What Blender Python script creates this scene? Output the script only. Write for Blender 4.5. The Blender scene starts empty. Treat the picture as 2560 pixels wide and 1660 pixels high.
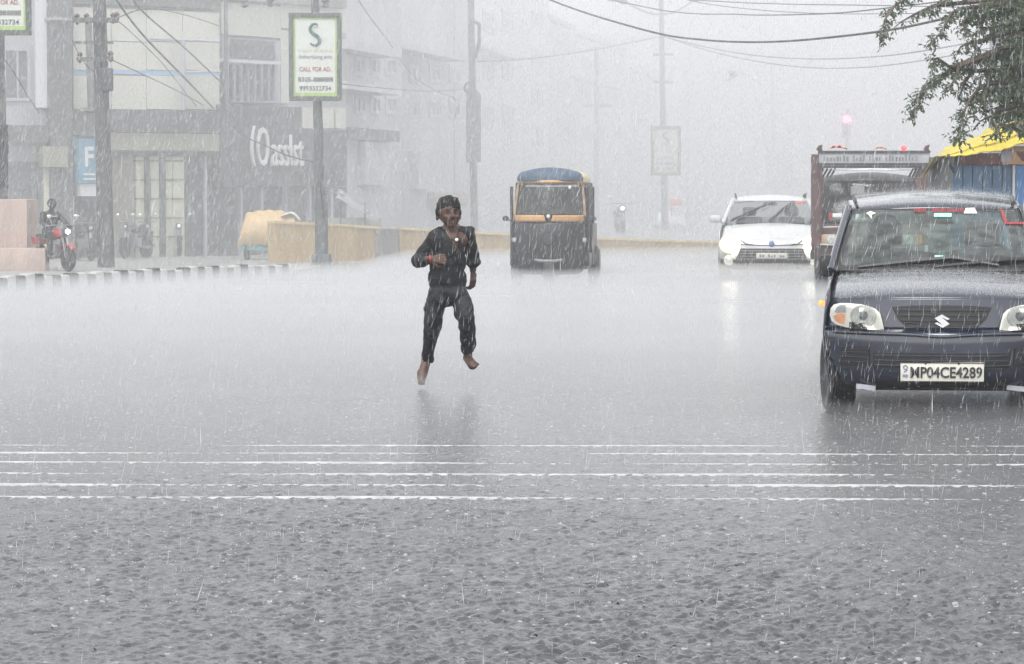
import bpy, bmesh, math, random
import numpy as np
from mathutils import Vector, Matrix
random.seed(7); RNG = np.random.default_rng(11)
SC = bpy.context.scene
COL = SC.collection
R = math.radians

# ------------------------------------------------------------------ camera
FPX = 7111.0            # focal length in photograph pixels (2560 wide)
CAMZ = 1.4
PITCH = math.atan(347.0 / FPX)
cam = bpy.data.cameras.new('camera'); cam_ob = bpy.data.objects.new('camera', cam); COL.objects.link(cam_ob)
cam.sensor_width = 36.0; cam.lens = 100.0
cam.clip_start = 0.1; cam.clip_end = 2000.0
cam_ob.location = (0, 0, CAMZ); cam_ob.rotation_euler = (R(90) - PITCH, 0, 0)
SC.camera = cam_ob

# ------------------------------------------------------------------ overcast sky, soft sun, exposure
SUN_EL, SUN_AZ = R(62), R(200)
w = bpy.data.worlds.new('World'); SC.world = w; w.use_nodes = True
nt = w.node_tree; nt.nodes.clear()
sky = nt.nodes.new('ShaderNodeTexSky'); sky.sky_type = 'NISHITA'; sky.sun_disc = False
sky.sun_elevation = SUN_EL; sky.sun_rotation = SUN_AZ
sky.air_density = 1.0; sky.dust_density = 1.2; sky.ozone_density = 1.0
hs = nt.nodes.new('ShaderNodeHueSaturation'); hs.inputs['Saturation'].default_value = 0.1
bg = nt.nodes.new('ShaderNodeBackground'); bg.inputs['Strength'].default_value = 0.12
wo = nt.nodes.new('ShaderNodeOutputWorld')
nt.links.new(sky.outputs[0], hs.inputs['Color']); nt.links.new(hs.outputs[0], bg.inputs['Color']); nt.links.new(bg.outputs[0], wo.inputs['Surface'])
sun = bpy.data.lights.new('sun', 'SUN'); sun.energy = 0.8; sun.angle = R(25); sun.color = (1.0, 0.98, 0.95)
sun_ob = bpy.data.objects.new('sun', sun); COL.objects.link(sun_ob)
sun_ob.rotation_euler = (R(90) - SUN_EL, 0, R(180) - SUN_AZ)
SC.view_settings.view_transform = 'Standard'; SC.view_settings.look = 'None'
SC.view_settings.gamma = 1.0; SC.view_settings.use_curve_mapping = False
SC.view_settings.exposure = 1.66
cy = SC.cycles
cy.max_bounces = 8; cy.diffuse_bounces = 3; cy.glossy_bounces = 3; cy.transmission_bounces = 4
cy.transparent_max_bounces = 12; cy.volume_bounces = 1
cy.use_denoising = True
cy.sample_clamp_indirect = 4.0
HAZE_DENSITY = 0.0018

# ------------------------------------------------------------------ coordinates: photograph pixel + depth -> place
CT, ST = math.cos(PITCH), math.sin(PITCH)
K = 2560.0 / 2380.0     # I measured on a 2380-wide view of the photograph
def P(x, y, d):
    r0, r1, r2 = x - 1280.0, FPX * CT + (830.0 - y) * ST, -FPX * ST + (830.0 - y) * CT
    t = d / r1
    return Vector((r0 * t, d, CAMZ + r2 * t))
def D(x, y, d): return P(x * K, y * K, d)
def G(x, y):            # a point on the road
    x *= K; y *= K
    r0, r1, r2 = x - 1280.0, FPX * CT + (830.0 - y) * ST, -FPX * ST + (830.0 - y) * CT
    t = -CAMZ / r2
    return Vector((r0 * t, r1 * t, 0))

# ------------------------------------------------------------------ scene helpers
def tag(o, label=None, cat=None, group=None, kind=None):
    if label: o['label'] = label
    if cat: o['category'] = cat
    if group: o['group'] = group
    if kind: o['kind'] = kind
    return o
def thing(name, label, cat, loc=(0, 0, 0), rz=0.0, group=None):
    o = bpy.data.objects.new(name, None); COL.objects.link(o)
    o.location = loc; o.rotation_euler = (0, 0, rz); o.empty_display_size = 0.2
    return tag(o, label, cat, group)
def copy_tree(o, parent=None):
    c = o.copy(); COL.objects.link(c)
    if parent: c.parent = parent
    for ch in list(o.children): copy_tree(ch, c)
    return c

class MB:
    def __init__(s): s.v = []; s.f = []
    def add(s, vs, fs):
        n = len(s.v); s.v += [tuple(p) for p in vs]; s.f += [tuple(i + n for i in f) for f in fs]; return s
    def box(s, x0, x1, y0, y1, z0, z1, rot=None, bev=0.0):
        c = Vector(((x0 + x1) / 2, (y0 + y1) / 2, (z0 + z1) / 2)); h = Vector((abs(x1 - x0) / 2, abs(y1 - y0) / 2, abs(z1 - z0) / 2))
        b = min(bev, min(h) * 0.9)
        if b <= 0:
            vs = [Vector((i * h.x, j * h.y, k * h.z)) for i in (-1, 1) for j in (-1, 1) for k in (-1, 1)]
            fs = [(0, 1, 3, 2), (4, 6, 7, 5), (0, 4, 5, 1), (2, 3, 7, 6), (0, 2, 6, 4), (1, 5, 7, 3)]
        else:
            bm = bmesh.new(); bmesh.ops.create_cube(bm, size=2.0)
            for q in bm.verts: q.co = Vector((q.co.x * h.x, q.co.y * h.y, q.co.z * h.z))
            bmesh.ops.bevel(bm, geom=bm.edges[:], offset=b, segments=2, affect='EDGES', profile=0.6)
            bm.verts.index_update()
            vs = [q.co.copy() for q in bm.verts]; fs = [[q.index for q in f.verts] for f in bm.faces]; bm.free()
        if rot is not None: vs = [rot @ q for q in vs]
        return s.add([q + c for q in vs], fs)
    def tube(s, pts, rad, n=8, cap=True, flat=1.0):
        pts = [Vector(p) for p in pts]; m = len(pts)
        if not hasattr(rad, '__len__'): rad = [rad] * m
        rings = []; prev = None
        for i, p in enumerate(pts):
            t = (pts[min(i + 1, m - 1)] - pts[max(i - 1, 0)])
            t = t.normalized() if t.length > 1e-9 else Vector((0, 0, 1))
            if prev is None:
                a = Vector((1, 0, 0)) if abs(t.x) < 0.9 else Vector((0, 1, 0))
                a = (a - t * a.dot(t)).normalized()
            else:
                a = prev - t * prev.dot(t)
                a = a.normalized() if a.length > 1e-6 else Vector((1, 0, 0))
            prev = a; b = t.cross(a)
            rings.append([p + (a * math.cos(2 * math.pi * k / n) + b * math.sin(2 * math.pi * k / n) * flat) * rad[i] for k in range(n)])
        vs = [q for r in rings for q in r]; fs = []
        for i in range(m - 1):
            for k in range(n):
                k2 = (k + 1) % n
                fs.append((i * n + k, i * n + k2, (i + 1) * n + k2, (i + 1) * n + k))
        if cap: fs.append(tuple(range(n - 1, -1, -1))); fs.append(tuple((m - 1) * n + k for k in range(n)))
        return s.add(vs, fs)
    def caps(s, p0, p1, r0, r1, n=14):
        p0, p1 = Vector(p0), Vector(p1); d = (p1 - p0); L = d.length; d = d / L
        pts, rad = [], []
        for a in (-85, -55, -25): pts.append(p0 + d * r0 * math.sin(R(a))); rad.append(r0 * math.cos(R(a)))
        for t in (0, 0.33, 0.66, 1): pts.append(p0 + d * L * t); rad.append(r0 + (r1 - r0) * t)
        for a in (25, 55, 85): pts.append(p1 + d * r1 * math.sin(R(a))); rad.append(r1 * math.cos(R(a)))
        return s.tube(pts, rad, n)
    def chain(s, pts, rads, n=14):
        for i in range(len(pts) - 1): s.caps(pts[i], pts[i + 1], rads[i], rads[i + 1], n)
        return s
    def ell(s, c, r, nu=16, nv=10, rot=None):
        if not hasattr(r, '__len__'): r = (r, r, r)
        c = Vector(c); vs = [Vector((0, 0, -r[2]))]; fs = []
        for j in range(1, nv):
            a = -math.pi / 2 + math.pi * j / nv
            for i in range(nu):
                b = 2 * math.pi * i / nu
                vs.append(Vector((r[0] * math.cos(a) * math.cos(b), r[1] * math.cos(a) * math.sin(b), r[2] * math.sin(a))))
        vs.append(Vector((0, 0, r[2]))); top = len(vs) - 1
        for i in range(nu):
            i2 = (i + 1) % nu
            fs.append((0, 1 + i2, 1 + i)); fs.append((top, top - nu + i, top - nu + i2))
            for j in range(nv - 2): a = 1 + j * nu; fs.append((a + i, a + i2, a + nu + i2, a + nu + i))
        if rot is not None: vs = [rot @ q for q in vs]
        return s.add([q + c for q in vs], fs)
    def lathe(s, prof, c, axis='X', n=24):   # prof: (along, radius)
        c = Vector(c); vs = []; fs = []; m = len(prof)
        for (a, r) in prof:
            for k in range(n):
                t = 2 * math.pi * k / n; u, v = r * math.cos(t), r * math.sin(t)
                vs.append(c + (Vector((a, u, v)) if axis == 'X' else Vector((u, a, v)) if axis == 'Y' else Vector((u, v, a))))
        for i in range(m - 1):
            for k in range(n):
                k2 = (k + 1) % n; fs.append((i * n + k, i * n + k2, (i + 1) * n + k2, (i + 1) * n + k))
        fs.append(tuple(range(n))); fs.append(tuple((m - 1) * n + k for k in range(n)))
        return s.add(vs, fs)
    def prism(s, poly, y0, y1, fy=None):      # poly in x,z ; extruded in y; fy(x,z) adds to y
        n = len(poly); g = fy or (lambda x, z: 0.0)
        vs = [(x, y0 + g(x, z), z) for x, z in poly] + [(x, y1 + g(x, z), z) for x, z in poly]
        fs = [tuple(range(n)), tuple(range(2 * n - 1, n - 1, -1))] + [(i, n + i, n + (i + 1) % n, (i + 1) % n) for i in range(n)]
        return s.add(vs, fs)
    def skin(s, poly, y0, y1, fy, n=18):      # a plate of outline poly (x,z) that follows a curved front
        xs = [p[0] for p in poly]; a, b = min(xs) + 1e-5, max(xs) - 1e-5
        cuts = sorted(set([a + (b - a) * i / n for i in range(n + 1)] + [min(max(x, a), b) for x in xs])); cols = []
        for x in cuts:
            zs = []
            for i in range(len(poly)):
                (xa, za), (xb, zb) = poly[i], poly[(i + 1) % len(poly)]
                if (xa - x) * (xb - x) <= 0 and abs(xa - xb) > 1e-9: zs.append(za + (zb - za) * (x - xa) / (xb - xa))
            lo, hi = (min(zs), max(zs)) if zs else (0, 0)
            if hi - lo < 1e-4: hi = lo + 1e-4
            cols.append([(x, lo + (hi - lo) * k / 4) for k in range(5)])
        vs = []; m_ = len(cols)
        for off in (y0, y1):
            for c in cols: vs += [(x, fy(x, z) + off, z) for x, z in c]
        fs = []; N = m_ * 5
        for i in range(m_ - 1):
            for k in range(4):
                q = (i * 5 + k, (i + 1) * 5 + k, (i + 1) * 5 + k + 1, i * 5 + k + 1); fs += [q, tuple(N + t for t in q[::-1])]
            fs += [(i * 5, N + i * 5, N + i * 5 + 5, i * 5 + 5), (i * 5 + 4, i * 5 + 9, N + i * 5 + 9, N + i * 5 + 4)]
        e = (m_ - 1) * 5
        for k in range(4): fs += [(k, k + 1, N + k + 1, N + k), (e + k, N + e + k, N + e + k + 1, e + k + 1)]
        return s.add(vs, fs)
    def grid(s, fn, nu, nv, u0=-1, u1=1, v0=0, v1=1):
        vs = [fn(u0 + (u1 - u0) * i / nu, v0 + (v1 - v0) * j / nv) for j in range(nv + 1) for i in range(nu + 1)]
        fs = [(j * (nu + 1) + i, j * (nu + 1) + i + 1, (j + 1) * (nu + 1) + i + 1, (j + 1) * (nu + 1) + i) for j in range(nv) for i in range(nu)]
        return s.add(vs, fs)
    def mesh(s, name, smooth=True):
        me = bpy.data.meshes.new(name); me.from_pydata(s.v, [], s.f); me.validate(); me.update()
        if smooth and me.polygons:
            me.polygons.foreach_set('use_smooth', [True] * len(me.polygons))
            try: me.set_sharp_from_angle(angle=R(38))
            except Exception: pass
        return me
    def build(s, name, mat, parent=None, solid=0.0, smooth=True, subsurf=0, loc=None, rz=0.0):
        me = s.mesh(name, smooth); o = bpy.data.objects.new(name, me); COL.objects.link(o)
        if mat: me.materials.append(mat)
        if parent: o.parent = parent
        if loc is not None: o.location = loc; o.rotation_euler = (0, 0, rz)
        if subsurf:
            m = o.modifiers.new('s', 'SUBSURF'); m.levels = subsurf; m.render_levels = subsurf
        if solid:
            m = o.modifiers.new('t', 'SOLIDIFY'); m.thickness = abs(solid); m.offset = 1.0 if solid > 0 else -1.0
        return o

def bake(o):            # replace an object's mesh by its modified mesh
    bpy.context.view_layer.update()
    dg = bpy.context.evaluated_depsgraph_get()
    me = bpy.data.meshes.new_from_object(o.evaluated_get(dg)); old = o.data; nm = old.name
    o.modifiers.clear(); o.data = me; bpy.data.meshes.remove(old); me.name = nm
    me.polygons.foreach_set('use_smooth', [True] * len(me.polygons)); return o
TEX = {}
def cloud(size, depth=2):
    k = (size, depth)
    if k not in TEX:
        t = bpy.data.textures.new('folds', 'CLOUDS'); t.noise_scale = size; t.noise_depth = depth; TEX[k] = t
    return TEX[k]
def organic(mb, name, mat, parent, voxel, smooth=4, folds=()):
    o = mb.build(name, mat, parent)
    m = o.modifiers.new('r', 'REMESH'); m.mode = 'VOXEL'; m.voxel_size = voxel; m.use_smooth_shade = True
    if smooth: m = o.modifiers.new('s', 'SMOOTH'); m.factor = 0.5; m.iterations = smooth
    for size, strength in folds:
        m = o.modifiers.new('d', 'DISPLACE'); m.texture = cloud(size); m.strength = strength; m.mid_level = 0.5; m.texture_coords = 'LOCAL'
    return bake(o)

def text(s, mat, parent, name, x, z, width, height, y, extrude=0.004, align='CENTER', bold=0.0):
    cu = bpy.data.curves.new('t', 'FONT'); cu.body = s; cu.size = 1.0; cu.extrude = 0.01; cu.offset = bold; cu.resolution_u = 3
    o = bpy.data.objects.new('t', cu); COL.objects.link(o)
    bpy.context.view_layer.update(); dg = bpy.context.evaluated_depsgraph_get()
    me = bpy.data.meshes.new_from_object(o.evaluated_get(dg)); bpy.data.objects.remove(o); bpy.data.curves.remove(cu)
    n = len(me.vertices); co = np.zeros(n * 3); me.vertices.foreach_get('co', co); co = co.reshape(-1, 3)
    mn, mx = co.min(0), co.max(0)
    q = np.zeros_like(co)
    q[:, 0] = ((co[:, 0] - mn[0]) / max(mx[0] - mn[0], 1e-6) - 0.5) * width + x
    q[:, 2] = ((co[:, 1] - mn[1]) / max(mx[1] - mn[1], 1e-6) - 0.5) * height + z
    q[:, 1] = y - extrude * (co[:, 2] - mn[2]) / max(mx[2] - mn[2], 1e-6)
    me.vertices.foreach_set('co', q.ravel()); me.update(); me.name = name
    me.materials.clear(); me.materials.append(mat)
    ob = bpy.data.objects.new(name, me); COL.objects.link(ob); ob.parent = parent
    return ob

# ------------------------------------------------------------------ materials
def mat(name, col, rough=0.5, metal=0.0, var=0.25, vscale=3.0, bump=0.0, bscale=20.0, coat=0.0, spec=0.5, streak=False):
    m = bpy.data.materials.new(name); m.use_nodes = True; t = m.node_tree; b = t.nodes['Principled BSDF']
    b.inputs['Roughness'].default_value = rough; b.inputs['Metallic'].default_value = metal
    b.inputs['Specular IOR Level'].default_value = spec
    if coat: b.inputs['Coat Weight'].default_value = coat; b.inputs['Coat Roughness'].default_value = 0.06
    tc = t.nodes.new('ShaderNodeTexCoord')
    no = t.nodes.new('ShaderNodeTexNoise'); no.inputs['Scale'].default_value = vscale; no.inputs['Detail'].default_value = 5; no.inputs['Roughness'].default_value = 0.65
    src = tc.outputs['Object']
    if streak:
        mp = t.nodes.new('ShaderNodeMapping'); mp.inputs['Scale'].default_value = (1, 1, 0.12); t.links.new(src, mp.inputs[0]); src = mp.outputs[0]
    t.links.new(src, no.inputs['Vector'])
    cr = t.nodes.new('ShaderNodeValToRGB')
    cr.color_ramp.elements[0].position = 0.3; cr.color_ramp.elements[1].position = 0.7
    lo = [max(0, c * (1 - var)) for c in col]; hi = [min(1, c * (1 + var)) for c in col]
    cr.color_ramp.elements[0].color = (*lo, 1); cr.color_ramp.elements[1].color = (*hi, 1)
    t.links.new(no.outputs['Fac'], cr.inputs[0]); t.links.new(cr.outputs[0], b.inputs['Base Color'])
    if bump:
        n2 = t.nodes.new('ShaderNodeTexNoise'); n2.inputs['Scale'].default_value = bscale; n2.inputs['Detail'].default_value = 4
        t.links.new(tc.outputs['Object'], n2.inputs['Vector'])
        bp = t.nodes.new('ShaderNodeBump'); bp.inputs['Strength'].default_value = bump; bp.inputs['Distance'].default_value = 0.02
        t.links.new(n2.outputs['Fac'], bp.inputs['Height']); t.links.new(bp.outputs[0], b.inputs['Normal'])
    return m
def emit(name, col, strength):
    m = bpy.data.materials.new(name); m.use_nodes = True; t = m.node_tree; b = t.nodes['Principled BSDF']
    b.inputs['Base Color'].default_value = (*col, 1); b.inputs['Emission Color'].default_value = (*col, 1); b.inputs['Emission Strength'].default_value = strength
    return m
def glass(name, tint, refl=0.06, rough=0.04, fog=0.0):
    m = bpy.data.materials.new(name); m.use_nodes = True; t = m.node_tree; t.nodes.clear()
    o = t.nodes.new('ShaderNodeOutputMaterial'); tr = t.nodes.new('ShaderNodeBsdfTransparent'); tr.inputs[0].default_value = (*tint, 1)
    gl = t.nodes.new('ShaderNodeBsdfGlossy'); gl.inputs['Roughness'].default_value = rough
    fr = t.nodes.new('ShaderNodeFresnel'); fr.inputs['IOR'].default_value = 1.45
    tc = t.nodes.new('ShaderNodeTexCoord'); no = t.nodes.new('ShaderNodeTexNoise'); no.inputs['Scale'].default_value = 28; no.inputs['Detail'].default_value = 3
    t.links.new(tc.outputs['Object'], no.inputs['Vector'])
    bp = t.nodes.new('ShaderNodeBump'); bp.inputs['Strength'].default_value = 0.35; bp.inputs['Distance'].default_value = 0.01
    t.links.new(no.outputs['Fac'], bp.inputs['Height']); t.links.new(bp.outputs[0], gl.inputs['Normal'])
    mx = t.nodes.new('ShaderNodeMixShader'); t.links.new(fr.outputs[0], mx.inputs[0])
    t.links.new(tr.outputs[0], mx.inputs[1]); t.links.new(gl.outputs[0], mx.inputs[2])
    last = mx
    if fog:      # beads and film of water on the pane
        di = t.nodes.new('ShaderNodeBsdfDiffuse'); di.inputs[0].default_value = (0.55, 0.6, 0.58, 1)
        n2 = t.nodes.new('ShaderNodeTexNoise'); n2.inputs['Scale'].default_value = 9; n2.inputs['Detail'].default_value = 6
        t.links.new(tc.outputs['Object'], n2.inputs['Vector'])
        mr = t.nodes.new('ShaderNodeMapRange'); mr.inputs[1].default_value = 0.35; mr.inputs[2].default_value = 0.75; mr.inputs[3].default_value = fog * 0.3; mr.inputs[4].default_value = fog * 1.7
        t.links.new(n2.outputs['Fac'], mr.inputs[0])
        m2 = t.nodes.new('ShaderNodeMixShader'); t.links.new(mr.outputs[0], m2.inputs[0]); t.links.new(mx.outputs[0], m2.inputs[1]); t.links.new(di.outputs[0], m2.inputs[2]); last = m2
    t.links.new(last.outputs[0], o.inputs['Surface'])
    return m

M = {}
M['dark_paint'] = mat('dark blue paint', (0.004, 0.0085, 0.022), 0.2, 0.0, 0.2, 6, 0.06, 90, coat=1.0)
M['white_paint'] = mat('white paint', (0.44, 0.45, 0.445), 0.3, 0.0, 0.04, 3, coat=0.5)
M['black_plastic'] = mat('black plastic', (0.012, 0.012, 0.013), 0.5, 0, 0.3, 8)
M['grille_black'] = mat('grille black', (0.006, 0.006, 0.007), 0.6, 0, 0.3, 8)
M['rubber'] = mat('wet rubber', (0.012, 0.012, 0.012), 0.45, 0, 0.4, 14, 0.4, 50)
M['rim'] = mat('wheel steel', (0.25, 0.25, 0.26), 0.4, 0.7, 0.3, 10)
M['chrome'] = mat('chrome', (0.8, 0.8, 0.8), 0.15, 1.0, 0.05, 5)
M['reflector'] = mat('lamp reflector', (0.75, 0.76, 0.75), 0.22, 0.6, 0.1, 12)
M['lampwhite'] = mat('lamp housing', (0.8, 0.79, 0.74), 0.3, 0.0, 0.1, 15)
M['lampgrey'] = mat('fluted lamp glass', (0.42, 0.44, 0.43), 0.15, 0.2, 0.35, 18, 0.3, 60)
M['amber'] = mat('amber lens', (0.9, 0.24, 0.02), 0.2, 0, 0.35, 22, coat=0.5)
M['amber_lit'] = emit('lit amber lamp', (1.0, 0.14, 0.01), 1.5)
M['headlit'] = emit('lit headlamp', (1.0, 0.93, 0.7), 14.0)
M['headglow'] = emit('headlamp glare halo', (1.0, 0.82, 0.42), 0.5); M['bikelit'] = emit('lit small headlamp', (0.95, 1.0, 0.97), 5.0); M['bikelit2'] = emit('weakly lit small headlamp', (0.6, 0.65, 0.62), 0.3)
M['redlit'] = emit('lit red signal', (1.0, 0.008, 0.04), 60.0)
M['redlit2'] = emit('lit red lamp', (1.0, 0.02, 0.025), 3.0)
M['plate'] = mat('plate white', (0.55, 0.53, 0.46), 0.4, 0, 0.1, 10)
M['ink'] = mat('black print', (0.012, 0.012, 0.014), 0.5, 0, 0.1, 5)
M['bluink'] = mat('blue print', (0.08, 0.13, 0.3), 0.5, 0, 0.1, 5)
M['redink'] = mat('red print', (0.24, 0.025, 0.03), 0.5, 0, 0.15, 8)
M['greenink'] = mat('pale green print', (0.4, 0.47, 0.33), 0.5, 0, 0.1, 5)
M['greyink'] = mat('grey print', (0.15, 0.15, 0.17), 0.5, 0, 0.2, 5)
M['tealink'] = mat('dark teal print', (0.03, 0.09, 0.1), 0.5, 0, 0.3, 12)
M['glass_green'] = glass('green windscreen glass', (0.62, 0.76, 0.69), fog=0.09)
M['glass_side'] = glass('side glass', (0.5, 0.6, 0.56), fog=0.04)
M['glass_lens'] = glass('lamp lens', (0.92, 0.92, 0.9))
M['glass_ricky'] = glass('wet rickshaw windscreen', (0.5, 0.52, 0.53), fog=0.06)
M['pane'] = mat('dark window pane', (0.1, 0.115, 0.125), 0.15, 0, 0.3, 1.5)
M['seat'] = mat('seat cloth', (0.02, 0.022, 0.022), 0.9, 0, 0.4, 12)
M['trim'] = mat('cabin trim', (0.03, 0.032, 0.032), 0.8, 0, 0.3, 9)
M['sticker_green'] = mat('pale green sticker', (0.3, 0.68, 0.5), 0.5, 0, 0.15, 20)
M['sticker_white'] = mat('white sticker', (0.65, 0.63, 0.6), 0.6, 0, 0.15, 14)
M['skin'] = mat('wet brown skin', (0.066, 0.031, 0.0205), 0.55, 0, 0.22, 14, 0.15, 60)
M['lip'] = mat('lips', (0.075, 0.032, 0.025), 0.6, 0, 0.1, 14)
M['eye'] = mat('eye', (0.07, 0.055, 0.048), 0.2, 0, 0.1, 14)
M['iris'] = mat('dark iris', (0.01, 0.008, 0.006), 0.1, 0, 0.1, 14)
M['hair'] = mat('wet black hair', (0.006, 0.0055, 0.0055), 0.6, 0, 0.5, 60, 0.4, 120, spec=0.25)
M['shirt'] = mat('soaked black cloth', (0.006, 0.007, 0.009), 0.6, 0, 0.5, 16, 0.35, 55, spec=0.3)
M['trouser'] = mat('soaked charcoal cloth', (0.0085, 0.0095, 0.011), 0.6, 0, 0.5, 16, 0.35, 55, spec=0.3)
M['pendant'] = mat('pale pendant', (0.8, 0.78, 0.7), 0.3, 0, 0.05, 10)
M['thread'] = mat('red wrist thread', (0.35, 0.03, 0.03), 0.6, 0, 0.2, 30)
M['ricky_black'] = mat('black rickshaw paint', (0.016, 0.016, 0.018), 0.4, 0, 0.35, 5)
M['ricky_yellow'] = mat('yellow rickshaw paint', (0.38, 0.21, 0.085), 0.5, 0, 0.2, 6)
M['ricky_tan'] = mat('tan rickshaw paint', (0.26, 0.17, 0.08), 0.5, 0, 0.25, 6); M['ricky_blue'] = mat('blue rickshaw canopy', (0.033, 0.068, 0.11), 0.65, 0, 0.35, 9, 0.3, 25)
M['canvas_cream'] = mat('cream canvas', (0.5, 0.43, 0.27), 0.8, 0, 0.2, 6, 0.3, 25)
M['canvas_black'] = mat('black canvas', (0.02, 0.022, 0.02), 0.8, 0, 0.3, 6, 0.3, 25)
M['van_yellow'] = mat('faded yellow paint', (0.5, 0.35, 0.16), 0.5, 0, 0.12, 4)
M['van_green'] = mat('blue green paint', (0.13, 0.4, 0.42), 0.5, 0, 0.15, 4)
M['rust'] = mat('red brown truck paint', (0.072, 0.037, 0.033), 0.5, 0, 0.4, 6)
M['truck_grey'] = mat('grey truck board', (0.33, 0.33, 0.34), 0.5, 0, 0.2, 5, streak=True)
M['truck_dark'] = mat('dark truck metal', (0.03, 0.03, 0.032), 0.5, 0, 0.4, 6)
M['truck_tan'] = mat('tan truck panel', (0.33, 0.24, 0.16), 0.5, 0, 0.3, 6)
M['orange_tarp'] = mat('orange red tarpaulin', (0.7, 0.13, 0.08), 0.7, 0, 0.2, 8)
M['yellow_tarp'] = mat('yellow tarpaulin', (0.44, 0.35, 0.035), 0.55, 0, 0.25, 4, 0.4, 9)
M['maroon'] = mat('maroon board', (0.11, 0.025, 0.022), 0.6, 0, 0.4, 6)
M['blue_sheet'] = mat('blue metal sheet', (0.025, 0.08, 0.15), 0.5, 0, 0.3, 3, streak=True)
M['blue_bright'] = mat('bright blue metal sheet', (0.025, 0.11, 0.27), 0.5, 0, 0.3, 3, streak=True)
M['conc'] = mat('wet concrete', (0.24, 0.235, 0.225), 0.6, 0, 0.25, 1.5, 0.4, 12, streak=True)
M['conc_dark'] = mat('dark wet concrete', (0.085, 0.088, 0.09), 0.6, 0, 0.35, 1.2, 0.4, 10, streak=True)
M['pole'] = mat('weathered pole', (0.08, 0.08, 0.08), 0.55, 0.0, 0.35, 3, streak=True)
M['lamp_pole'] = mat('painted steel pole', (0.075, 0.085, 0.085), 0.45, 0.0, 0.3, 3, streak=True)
M['wire'] = mat('cable sheath', (0.02, 0.02, 0.02), 0.6, 0, 0.2, 3)
M['board_frame'] = mat('sign frame', (0.055, 0.065, 0.055), 0.5, 0, 0.3, 3)
M['board_face'] = mat('sign face', (0.5, 0.52, 0.48), 0.5, 0, 0.06, 2)
M['board_green'] = mat('green sign border', (0.3, 0.42, 0.12), 0.5, 0, 0.15, 3)
M['tan_wall'] = mat('tan painted concrete', (0.4, 0.29, 0.14), 0.65, 0, 0.25, 1.6, 0.3, 12, streak=True)
M['tan_cap'] = mat('pale yellow coping', (0.55, 0.45, 0.24), 0.6, 0, 0.2, 2, 0.3, 12)
M['plinth'] = mat('pinkish plinth render', (0.36, 0.28, 0.24), 0.65, 0, 0.25, 2.5, 0.4, 10, streak=True)
M['cream'] = mat('cream cladding', (0.5, 0.5, 0.43), 0.5, 0, 0.1, 0.8, streak=True)
M['cream2'] = mat('cream shutter', (0.52, 0.52, 0.4), 0.5, 0, 0.15, 1.0, streak=True)
M['olive'] = mat('olive signboard', (0.2, 0.2, 0.15), 0.6, 0, 0.3, 1.0, streak=True)
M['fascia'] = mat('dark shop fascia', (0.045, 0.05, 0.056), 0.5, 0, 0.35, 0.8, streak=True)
M['bluestripe'] = mat('blue stripe', (0.25, 0.42, 0.6), 0.5, 0, 0.15, 1)
M['fblue'] = mat('blue sign', (0.09, 0.24, 0.34), 0.5, 0, 0.2, 3)
M['lilac'] = mat('grey lilac render', (0.33, 0.33, 0.37), 0.7, 0, 0.2, 1, streak=True)
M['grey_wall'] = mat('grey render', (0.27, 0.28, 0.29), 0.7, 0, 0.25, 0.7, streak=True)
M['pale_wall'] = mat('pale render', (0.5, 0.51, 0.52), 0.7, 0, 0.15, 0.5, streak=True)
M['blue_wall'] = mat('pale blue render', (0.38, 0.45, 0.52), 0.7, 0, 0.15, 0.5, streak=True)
M['letters'] = mat('white letters', (0.6, 0.6, 0.6), 0.4, 0, 0.1, 4)
M['kerb_dark'] = mat('black kerb paint', (0.02, 0.021, 0.022), 0.5, 0, 0.4, 6, 0.3, 14)
M['kerb_white'] = mat('worn white kerb paint', (0.45, 0.44, 0.42), 0.5, 0, 0.25, 6, 0.3, 14)
M['bike'] = mat('dark bike paint', (0.02, 0.022, 0.028), 0.3, 0, 0.3, 8)
M['bike_red'] = mat('red bike paint', (0.3, 0.03, 0.03), 0.3, 0, 0.15, 8)
M['bike_metal'] = mat('bike metal', (0.2, 0.2, 0.2), 0.4, 0.6, 0.2, 8)
M['clothes'] = mat('dark rider clothes', (0.022, 0.024, 0.028), 0.7, 0, 0.4, 10, 0.4, 40)
M['bark'] = mat('bark', (0.08, 0.06, 0.045), 0.8, 0, 0.4, 8, 0.6, 30)
M['marking'] = mat('worn white road paint', (0.33, 0.33, 0.325), 0.35, 0, 0.55, 7)
M['hazed_wall'] = mat('render paled for haze', (0.68, 0.69, 0.7), 0.7, 0, 0.1, 0.5, streak=True)  # whitened so that the distance haze sits in the colour
M['hazed_pane'] = mat('pane paled for haze', (0.3, 0.32, 0.34), 0.2, 0, 0.3, 1.5)  # distant windows lightened: haze painted into the pane colour
M['hazed_steel'] = mat('steel paled for haze', (0.22, 0.23, 0.235), 0.45, 0.2, 0.2, 3, streak=True)  # far poles made paler than the near one to read as hazed

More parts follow.
